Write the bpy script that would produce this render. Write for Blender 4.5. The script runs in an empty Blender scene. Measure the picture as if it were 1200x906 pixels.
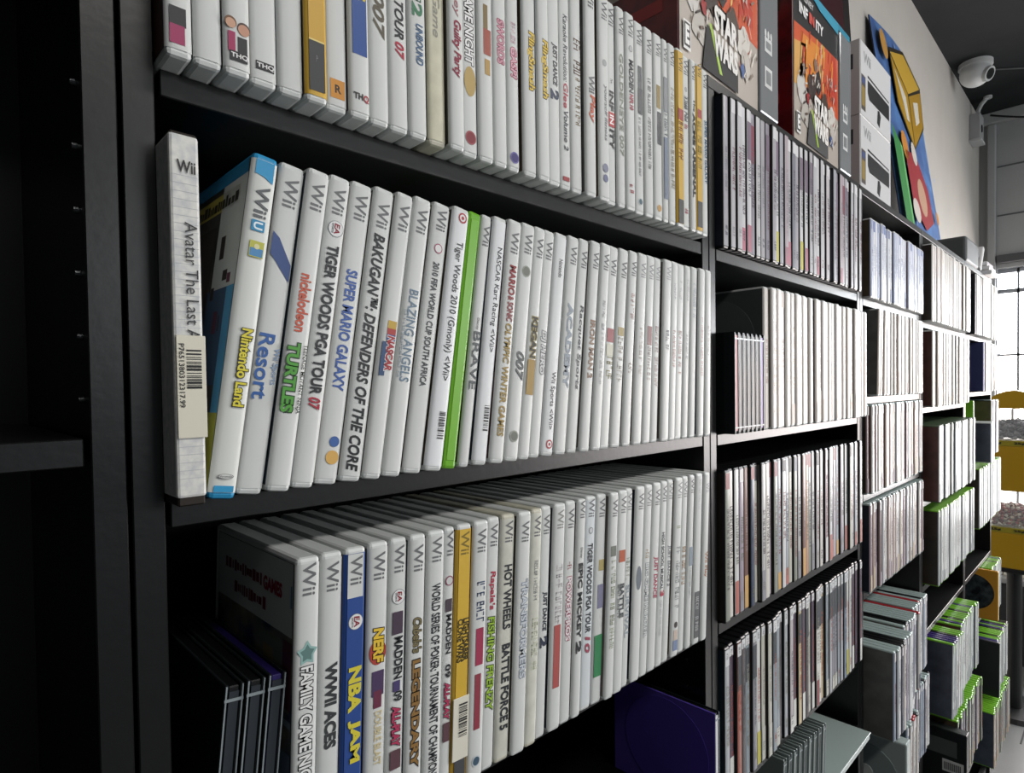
import bpy, bmesh, math, random
from mathutils import Vector, Matrix
rnd = random.Random(7)
S = bpy.context.scene
COL = S.collection

# ------------------------------------------------------------------ camera, light, exposure
F_PX = 705.0
R0 = ((0.7167, 0.0247, -0.6969), (-0.6972, 0.0051, -0.7168), (-0.0141, 0.9997, 0.0209))
cam_d = bpy.data.cameras.new('camera')
cam = bpy.data.objects.new('camera', cam_d)
COL.objects.link(cam)
cam_d.sensor_width = 36.0
cam_d.lens = F_PX * 36.0 / 1200.0
cam_d.shift_y = 18.0 / 1200.0
cam_d.clip_start = 0.01
mw = Matrix(R0).to_quaternion().to_matrix().to_4x4()
mw.translation = Vector((0.0, -0.353, 1.47))
cam.matrix_world = mw
S.camera = cam

S.view_settings.view_transform = 'Standard'
S.view_settings.look = 'None'
S.view_settings.gamma = 1.0
S.view_settings.use_curve_mapping = False
S.view_settings.exposure = 0.0
S.cycles.use_denoising = True
S.cycles.max_bounces = 8
S.cycles.sample_clamp_indirect = 6.0

W = bpy.data.worlds.new('world')
S.world = W
W.use_nodes = True
bg = W.node_tree.nodes['Background']
bg.inputs['Color'].default_value = (0.86, 0.93, 1.0, 1)
bg.inputs['Strength'].default_value = 0.2

SKY_POWER = 13.0
def area(name, loc, rot, sx, sy, power, color):
    d = bpy.data.lights.new(name, 'AREA')
    d.shape = 'RECTANGLE'
    d.size, d.size_y = sx, sy
    d.energy = power
    d.color = color
    o = bpy.data.objects.new(name, d)
    COL.objects.link(o)
    o.location = loc
    o.rotation_euler = rot
    return o
# added frontal fill from behind the camera, no window is known there
area('frontal_fill', (2.7, -4.4, 2.35), (math.radians(90), 0, 0), 3.4, 1.2, 56.0, (0.96, 0.98, 1.0))
# unseen overhead fill lamps, added over the aisle to lift the spines
area('overhead_fill_near', (0.55, -1.55, 2.98), (0, 0, 0), 1.3, 0.3, 24.0, (1.0, 0.97, 0.93))
area('overhead_fill_far', (2.4, -1.55, 2.98), (0, 0, 0), 1.3, 0.3, 24.0, (1.0, 0.97, 0.93))

# ------------------------------------------------------------------ helpers
def lin(c):
    c = c.lstrip('#')
    if len(c) == 3:
        c = ''.join(q * 2 for q in c)
    v = [int(c[i:i + 2], 16) / 255 for i in (0, 2, 4)]
    return tuple(x / 12.92 if x <= 0.04045 else ((x + 0.055) / 1.055) ** 2.4 for x in v)

MATS = {}
def mat(c, rough=0.5, spec=0.5, metal=0.0, trans=0.0, noise=0.0, nscale=40.0, bump=0.0, coat=0.0, alpha=1.0, n2=None):
    key = (c, rough, spec, metal, trans, noise, nscale, bump, coat, alpha, n2)
    if key in MATS:
        return MATS[key]
    m = bpy.data.materials.new('m_' + c.strip('#'))
    m.use_nodes = True
    nt = m.node_tree
    b = nt.nodes['Principled BSDF']
    col = lin(c)
    b.inputs['Base Color'].default_value = (*col, 1)
    b.inputs['Roughness'].default_value = rough
    b.inputs['Specular IOR Level'].default_value = spec
    b.inputs['Metallic'].default_value = metal
    b.inputs['Transmission Weight'].default_value = trans
    b.inputs['Coat Weight'].default_value = coat
    b.inputs['Coat Roughness'].default_value = 0.16
    b.inputs['Alpha'].default_value = alpha
    if noise or bump:
        tc = nt.nodes.new('ShaderNodeTexCoord')
        nz = nt.nodes.new('ShaderNodeTexNoise')
        nz.inputs['Scale'].default_value = nscale
        nz.inputs['Detail'].default_value = 5
        nt.links.new(tc.outputs['Object'], nz.inputs['Vector'])
        if noise:
            mx = nt.nodes.new('ShaderNodeMix')
            mx.data_type = 'RGBA'
            c2 = lin(n2) if n2 else tuple(x * (1 - noise) for x in col)
            rp = nt.nodes.new('ShaderNodeValToRGB')
            rp.color_ramp.elements[0].position = 0.38
            rp.color_ramp.elements[1].position = 0.68
            nt.links.new(nz.outputs['Fac'], rp.inputs['Fac'])
            nt.links.new(rp.outputs['Color'], mx.inputs['Factor'])
            mx.inputs['A'].default_value = (*col, 1)
            mx.inputs['B'].default_value = (*c2, 1)
            nt.links.new(mx.outputs['Result'], b.inputs['Base Color'])
        if bump:
            bp = nt.nodes.new('ShaderNodeBump')
            bp.inputs['Strength'].default_value = bump
            bp.inputs['Distance'].default_value = 0.002
            nt.links.new(nz.outputs['Fac'], bp.inputs['Height'])
            nt.links.new(bp.outputs['Normal'], b.inputs['Normal'])
    MATS[key] = m
    return m
def paper(c):
    return mat(c, 0.45, 0.35, coat=0.05)
def sleeve(c):
    return mat(c, 0.40, 0.4, coat=0.3)

class MB:
    """collects faces with materials and links them as one mesh"""
    def __init__(self):
        self.v, self.f, self.m, self.mats, self.sm = [], [], [], [], set()
    def mi(self, m):
        if m not in self.mats:
            self.mats.append(m)
        return self.mats.index(m)
    def poly(self, pts, m):
        n = len(self.v)
        self.v += [tuple(p) for p in pts]
        self.f.append(tuple(range(n, n + len(pts))))
        self.m.append(self.mi(m))
    def box(self, x0, x1, y0, y1, z0, z1, m, bev=0.0, seg=2):
        bm = bmesh.new()
        bmesh.ops.create_cube(bm, size=1)
        bmesh.ops.scale(bm, vec=(x1 - x0, y1 - y0, z1 - z0), verts=bm.verts)
        bmesh.ops.translate(bm, vec=((x0 + x1) / 2, (y0 + y1) / 2, (z0 + z1) / 2), verts=bm.verts)
        if bev:
            bmesh.ops.bevel(bm, geom=bm.edges[:], offset=bev, segments=seg, affect='EDGES', profile=0.5)
        self.add(bm, m)
        return self
    def add(self, bm, m, M=None):
        if M is not None:
            bmesh.ops.transform(bm, matrix=M, verts=bm.verts)
        n = len(self.v)
        bm.verts.index_update()
        self.v += [tuple(v.co) for v in bm.verts]
        k = self.mi(m)
        for f in bm.faces:
            self.f.append(tuple(n + v.index for v in f.verts))
            self.m.append(k)
        bm.free()
    def cyl(self, p0, p1, r0, r1, m, seg=20):
        p0, p1 = Vector(p0), Vector(p1)
        d = p1 - p0
        bm = bmesh.new()
        bmesh.ops.create_cone(bm, cap_ends=True, segments=seg, radius1=r0, radius2=r1, depth=d.length)
        M = Matrix.Translation((p0 + p1) / 2) @ d.to_track_quat('Z', 'Y').to_matrix().to_4x4()
        self.add(bm, m, M)
        return self
    def tube(self, pts, r, m, seg=8):
        pts = [Vector(p) for p in pts]
        rings = []
        for i, p in enumerate(pts):
            d = (pts[min(i + 1, len(pts) - 1)] - pts[max(i - 1, 0)]).normalized()
            q = d.to_track_quat('Z', 'Y').to_matrix()
            rings.append([p + q @ Vector((r * math.cos(2 * math.pi * k / seg), r * math.sin(2 * math.pi * k / seg), 0)) for k in range(seg)])
        n = len(self.v)
        k_ = self.mi(m)
        for rg in rings:
            self.v += [tuple(x) for x in rg]
        for i in range(len(rings) - 1):
            for k in range(seg):
                a, b = n + i * seg + k, n + i * seg + (k + 1) % seg
                self.f.append((a, b, b + seg, a + seg))
                self.m.append(k_)
        self.f.append(tuple(n + k for k in reversed(range(seg))))
        self.m.append(k_)
        self.f.append(tuple(n + (len(rings) - 1) * seg + k for k in range(seg)))
        self.m.append(k_)
        return self
    def mesh(self, name, smooth=False):
        me = bpy.data.meshes.new(name)
        me.from_pydata(self.v, [], self.f)
        for m in self.mats:
            me.materials.append(m)
        me.polygons.foreach_set('material_index', self.m)
        if self.sm:
            me.polygons.foreach_set('use_smooth', [i in self.sm for i in range(len(self.f))])
        if smooth:
            me.polygons.foreach_set('use_smooth', [True] * len(self.f))
        me.update()
        return me
    def build(self, name, parent=None, smooth=False):
        return link(name, self.mesh(name, smooth), parent)

def link(name, me, parent=None):
    o = bpy.data.objects.new(name, me)
    COL.objects.link(o)
    if parent is not None:
        o.parent = parent
    return o
def tag(o, label, cat, group=None):
    o['label'] = label
    o['category'] = cat
    if group:
        o['group'] = group
    return o
def thing(name, label, cat, loc=(0, 0, 0), group=None):
    o = bpy.data.objects.new(name, None)
    o.empty_display_size = 0.02
    COL.objects.link(o)
    o.location = loc
    return tag(o, label, cat, group)
def struct(o):
    o['kind'] = 'structure'
    return o

ONES = 'first second third fourth fifth sixth seventh eighth ninth tenth eleventh twelfth thirteenth fourteenth fifteenth sixteenth seventeenth eighteenth nineteenth'.split()
TENS = {2: 'twent', 3: 'thirt', 4: 'fort'}
def ordn(n):
    if n < 20:
        return ONES[n - 1]
    a, b = divmod(n, 10)
    return TENS[a] + ('ieth' if b == 0 else 'y-' + ONES[b - 1])

# lettering: Blender's built-in face, turned into flat mesh outlines
TXT = {}
def text_raw(s, off, shear):
    key = (s, round(off, 4), round(shear, 3))
    if key in TXT:
        return TXT[key]
    cu = bpy.data.curves.new('lettering', 'FONT')
    cu.body = s
    cu.offset = off
    cu.shear = shear
    cu.resolution_u = 3
    o = bpy.data.objects.new('lettering', cu)
    COL.objects.link(o)
    dg = bpy.context.evaluated_depsgraph_get()
    me = bpy.data.meshes.new_from_object(o.evaluated_get(dg))
    vs = [(v.co.x, v.co.y) for v in me.vertices]
    fs = [tuple(p.vertices) for p in me.polygons]
    bpy.data.objects.remove(o)
    bpy.data.curves.remove(cu)
    bpy.data.meshes.remove(me)
    TXT[key] = (vs, fs)
    return TXT[key]
def put_text(mb, s, m, place, off=0.02, shear=0.0, outline=None, grow=0.06):
    """place(u, v, layer) maps the unit box of the text (u along, v up) to a point"""
    vs, fs = text_raw(s, off, shear)
    if not vs:
        return
    xs, ys = [v[0] for v in vs], [v[1] for v in vs]
    if outline is not None:
        vo, fo = text_raw(s, off + grow, shear)
        xs, ys = [v[0] for v in vo], [v[1] for v in vo]
    x0, x1, y0, y1 = min(xs), max(xs), min(ys), max(ys)
    def emit(V, Fc, mm, layer):
        n = len(mb.v)
        mb.v += [tuple(place((x - x0) / (x1 - x0), (y - y0) / (y1 - y0), layer)) for x, y in V]
        k = mb.mi(mm)
        for f in Fc:
            mb.f.append(tuple(n + i for i in f))
            mb.m.append(k)
    if outline is not None:
        emit(vo, fo, outline, 0)
    emit(vs, fs, m, 1)

WHITE_PLASTIC = mat('#d2d6d4', 0.36, 0.45)
CREAM_PLASTIC = mat('#cac8b6', 0.4, 0.5, noise=0.12, nscale=60)
BLACK_PLASTIC = mat('#101113', 0.3, 0.5)
GREEN_PLASTIC = mat('#6fae2c', 0.3, 0.5)
BLUE_PLASTIC = mat('#2c8fc0', 0.28, 0.5)
CLEAR_GREY = mat('#9fb0ae', 0.22, 0.5)
LAM = mat('#0d0e0f', 0.33, 0.5, noise=0.25, nscale=180, bump=0.05)
LAM_IN = mat('#08090a', 0.5, 0.4)
STEEL = mat('#8d8f92', 0.3, 0.5, metal=1.0)
INK = mat('#1c1d20', 0.35, 0.5)
ROW_TOP = [
 (101.7, 0.0, 12.6, '#cdd0ce', 'pink and black picture patch', [('B', 44.1, 30.3, '#c9a287', 0.7, 0), ('B', 24.6, 15.1, '#26262a', 0.75, -0.08), ('B', 15.6, 6.1, '#9a2f5c', 0.62, -0.1)]),
 (116.1, 0.0, 13.7, '#cdd0ce', 'wholly blank spine', []),
 (130.4, 0.0, 13.6, '#cdd0ce', 'couple picture above black badge', [('B', 22.5, 11.9, '#9c2a58', 0.34, -0.26), ('B', 20.7, 10.1, '#26282b', 0.4, 0.2), ('C', 27.3, '#6a4a30', 6.2, None, -0.28), ('C', 25.5, '#4c3a30', 6.8, None, 0.22), ('C', 26.6, '#c49a80', 5.2, None, -0.28), ('C', 24.8, '#c08f78', 6, None, 0.22), ('B', 12.4, 7.3, '#1c1d20', 0.85, 0.05), ('H', 10.1, 'THQ', '#e0e0e0')]),
 (145.8, 0.0, 14.7, '#cdd0ce', 'black slanted badge near its foot', [('B', 13.3, 8.6, '#1c1d20', 0.85, 0.05), ('H', 11.0, 'THQ', '#e0e0e0')]),
 (160.9, 0.0, 14.5, '#cdd0ce', 'bare spine beside the gold-topped case', []),
 (175.1, 0.0, 13.6, '#caa33c', 'gold upper half over dark grey foot', [('B', 93.2, 36.0, '#c9a040', 0.96, 0), ('B', 36.0, 35.0, '#e0cc80', 0.96, 0), ('B', 35.0, 6.3, '#393b3d', 0.96, 0), ('M', 26.9, 22.9, '#8a8c8e', 0.08, 0)]),
 (189.7, 0.0, 14.0, '#cdd0ce', 'orange rounded letter badge at foot', [('B', 19.4, 8.0, '#c98a36', 0.8, 0.05), ('H', 13.7, 'R', '#2a2420')]),
 (204.5, 0.0, 14.1, '#cdd0ce', 'blue upper panel and red-ended badge', [('B', 113.0, 38.8, '#2a4f93', 0.9, 0.02), ('T', 83.4, 72.2, 'S', '#d8c23a', 0.5, 0.1, 0.03, 0, None), ('h', 13.2, 'THQ', '#2b2b2b')]),
 (219.2, 0.0, 14.0, '#cdd0ce', 'dark bronze numerals 007 pointing down', [('T', 84.5, 55.1, '007', '#5c5648', 0.62, 0, 0.03, 0.3, None)]),
 (234.2, 0.0, 14.4, '#cdd0ce', 'bold black and red slanted racing letters', [('T', 172.4, 60.9, 'TIGER WOODS PGA TOUR', '#24262a', 0.5, 0.05, 0.03, 0.25, None), ('T', 58.7, 48.0, '07', '#b02a44', 0.5, 0.05, 0.03, 0.25, None)]),
 (249.1, 0.0, 14.2, '#cdd0ce', 'green numeral above blue slanted lettering', [('M', 129.7, 89.6, '#5d7a6c', 0.45, 0), ('T', 90.2, 81.0, '2', '#3f7a5a', 0.6, 0, 0.04, 0, None), ('T', 76.4, 49.4, 'UNBOUND', '#48688c', 0.42, 0.1, 0.02, 0.2, None)]),
 (266.3, 0.0, 14.7, '#cfccb4', 'yellowed stained cream spine', [('T', 126.4, 74.5, 'The Game', '#96968c', 0.42, 0, 0.01, 0.2, None)]),
 (280.4, 0.0, 13.4, '#cdd0ce', 'maroon script title', [('T', 127.0, 93.3, 'Disney', '#a06a70', 0.5, 0, 0.01, 0.2, None), ('T', 90.8, 50.9, 'Guilty Party', '#8e2440', 0.62, 0, 0.03, 0.2, None)]),
 (296.0, 0.0, 14.7, '#cdd0ce', 'black outlined capitals, gold oval, maroon seal', [('T', 154.0, 66.2, 'FAMILY GAME NIGHT', '#e8e8e8', 0.62, 0, 0.03, 0, '#1c1d20'), ('O', 65.6, 43.9, '#b39a5e', 0.75), ('C', 14.1, '#7e2630', 10, '#9a4a50', 0)]),
 (311.2, 0.0, 14.5, '#cdd0ce', 'red-brown curved blade emblem', [('B', 116.0, 97.0, '#7d6a42', 0.3, 0.0), ('B', 98.3, 79.3, '#9c4a3a', 0.5, 0.1), ('B', 76.1, 64.7, '#b08f50', 0.35, 0.1)]),
 (325.6, 0.0, 13.7, '#cdd0ce', 'pink outlined SWORDS lettering', [('T', 111.8, 77.5, 'SWORDS', '#c890a0', 0.6, 0.05, 0.03, 0, '#8c3a52')]),
 (339.2, 0.0, 12.9, '#cdd0ce', 'pink script and purple seal', [('M', 114.7, 97.6, '#c8a8b4', 0.4, 0), ('T', 96.2, 71.8, 'GASP!', '#d3a4b2', 0.6, 0.05, 0.03, 0.1, '#a4405c'), ('C', 10.7, '#3a3470', 9, '#6d68a8', 0)]),
 (357.8, 0.0, 14.7, '#cdd0ce', 'golden outlined slanted title, red edge line', [('T', 115.5, 68.0, 'FlingSmash', '#d8b83a', 0.66, 0.1, 0.03, 0.1, '#3a2a16')]),
 (372.1, 0.0, 13.7, '#cdd0ce', 'golden outlined slanted title, lower set', [('T', 114.3, 65.7, 'FlingSmash', '#d8b83a', 0.66, 0.1, 0.03, 0.1, '#3a2a16')]),
 (387.6, 0.0, 14.7, '#cdd0ce', 'compact black dance title', [('T', 117.4, 82.7, 'JUST DANCE', '#2a2c33', 0.5, 0.05, 0.04, 0.1, None), ('T', 79.2, 70.7, '2', '#23304e', 0.7, 0.05, 0.05, 0, None)]),
 (402.0, 0.0, 13.7, '#cdd0ce', 'long thin title with one red word', [('T', 147.4, 91.1, 'Karaoke Revolution:', '#4a4e55', 0.4, 0.05, 0.012, 0.15, None), ('T', 89.7, 68.7, 'Glee', '#b03048', 0.42, 0.05, 0.012, 0.1, None), ('T', 66.6, 33.2, 'Volume 2', '#4a4e55', 0.42, 0.05, 0.012, 0.15, None), ('B', 10.7, 7.1, '#9a3a40', 0.6, 0)]),
 (417.1, 0.0, 14.5, '#cdd0ce', 'brown and olive painted lettering', [('M', 132.3, 100.7, '#5a3a22', 0.6, 0.05), ('M', 99.2, 55.0, '#7a6336', 0.4, 0.1)]),
 (434.0, 0.0, 14.7, '#cdd0ce', 'grey then orange playful title', [('W', 184.6, 165.1, '#6b6d6f'), ('T', 106.6, 90.7, 'Wii', '#66686a', 0.55, 0.05, 0.03, 0, None), ('T', 89.2, 65.1, 'Play', '#c05a3c', 0.58, 0.05, 0.03, 0.1, None)]),
 (453.0, 0.0, 14.7, '#cdd0ce', 'grey flower blotches at its foot', [('W', 179.2, 162.3, '#6b6d6f'), ('C', 123.9, '#9a9da0', 6, None, 0), ('T', 104.6, 54.4, 'yourself fitness', '#85888b', 0.4, 0.1, 0.01, 0.2, None), ('C', 29.6, '#83869a', 8, None, 0), ('C', 20.3, '#6f7390', 7, None, 0)]),
 (467.2, 0.0, 13.6, '#cdd0ce', 'spaced black capitals and red boxed letters', [('W', 181.4, 164.2, '#6b6d6f'), ('T', 115.7, 111.7, 'Disney', '#444', 0.3, 0, 0.01, 0, None), ('T', 104.7, 86.6, 'INF', '#26282c', 0.5, 0, 0.035, 0, None), ('B', 85.0, 71.7, '#b0343a', 0.7, 0), ('T', 82.7, 74.0, 'IN', '#eee', 0.45, 0, 0.03, 0, None), ('T', 69.3, 51.2, 'ITY', '#26282c', 0.5, 0, 0.035, 0, None)]),
 (480.2, 0.0, 12.3, '#cdd0ce', 'grey-green spy title', [('W', 178.2, 161.5, '#6b6d6f'), ('T', 143.2, 48.2, 'GOLDENEYE 007', '#8b9084', 0.5, 0, 0.03, 0, None)]),
 (495.3, 0.0, 14.4, '#cdd0ce', 'tiny seal, black then red title', [('W', 182.0, 164.2, '#6b6d6f'), ('C', 152.8, '#b8babb', 6, '#8a8c8e', 0), ('T', 142.3, 111.5, 'MADDEN', '#2b2e34', 0.5, 0.05, 0.03, 0, None), ('T', 109.8, 95.2, 'NFL10', '#a33a50', 0.45, 0.05, 0.03, 0, None), ('M', 24.3, 16.1, '#b04050', 0.4, 0)]),
 (513.5, 0.0, 14.7, '#cdd0ce', 'dark slanted band above small letters', [('W', 180.3, 164.6, '#6b6d6f'), ('B', 143.9, 122.4, '#54585c', 0.45, 0.05), ('B', 122.4, 97.5, '#3f4347', 0.5, 0.05), ('M', 94.2, 37.5, '#9a9da0', 0.25, 0), ('C', 12.4, '#4e6a74', 7, '#c4c8c8', 0)]),
 (528.9, 0.0, 14.7, '#cdd0ce', 'faint narrow dark lettering', [('W', 176.4, 161.2, '#6b6d6f'), ('M', 136.8, 47.9, '#75787a', 0.35, 0)]),
 (544.7, 0.0, 14.7, '#cdd0ce', 'gilt curved emblem, orange spot at foot', [('W', 178.2, 164.5, '#6b6d6f'), ('B', 135.3, 112.1, '#8c7a46', 0.5, 0), ('B', 108.7, 75.9, '#4b4e52', 0.5, 0.1), ('C', 11.9, '#c0965a', 7, None, 0)]),
 (556.0, 0.0, 10.6, '#cdd0ce', 'grey and blue panels', [('W', 178.2, 163.4, '#6b6d6f'), ('B', 147.8, 112.1, '#82868b', 0.9, 0), ('M', 110.4, 86.8, '#55606c', 0.5, 0), ('B', 86.8, 23.8, '#7a8698', 0.9, 0)]),
 (569.9, 0.0, 13.3, '#cdd0ce', 'pale tan faded long lettering', [('W', 179.9, 164.1, '#6b6d6f'), ('M', 141.1, 34.7, '#a39c88', 0.45, 0)]),
 (584.6, 0.0, 14.1, '#caa33c', 'gold spine with small red badge', [('W', 178.3, 163.0, '#8c7430'), ('B', 294.1, 28.8, '#caa648', 0.96, 0), ('B', 28.8, 1.6, '#4c4d4c', 0.96, 0), ('W', 178.3, 163.0, '#7d6828'), ('B', 123.5, 111.9, '#9c3a34', 0.8, 0), ('M', 110.1, 68.6, '#8c5a30', 0.6, 0)]),
 (601.0, 0.0, 14.7, '#cdd0ce', 'small grey title and red foot mark', [('W', 182.4, 166.0, '#6b6d6f'), ('C', 150.5, '#aaacae', 5, '#88898b', 0), ('M', 143.2, 113.9, '#3e4450', 0.45, 0), ('M', 113.0, 103.9, '#a8485a', 0.45, 0), ('M', 23.0, 16.5, '#b05060', 0.4, 0)]),
 (612.8, 0.0, 11.2, '#cdd0ce', 'bold black cartoon capitals', [('W', 181.2, 164.6, '#6b6d6f'), ('T', 144.2, 130.3, 'The', '#333', 0.4, 0.1, 0.02, 0, None), ('T', 128.5, 37.4, 'ACME ARSENAL', '#24262a', 0.55, 0.05, 0.05, 0, None)]),
 (628.0, 0.0, 14.5, '#caa33c', 'gold spine with dark foot, second one', [('B', 315.2, 35.9, '#caa648', 0.96, 0), ('B', 35.9, 7.4, '#4c4d4c', 0.96, 0), ('W', 188.5, 172.5, '#7d6828'), ('B', 136.9, 127.5, '#9c3a34', 0.6, 0), ('M', 126.5, 71.8, '#a08c48', 0.55, 0)]),
 (641.5, 0.0, 12.9, '#cdd0ce', 'blue slanted lettering at the shelf end', [('W', 181.9, 165.8, '#6b6d6f'), ('T', 129.6, 58.8, 'SUPER MARIO GALAXY', '#41607c', 0.42, 0.1, 0.03, 0.1, None)]),
]

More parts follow.
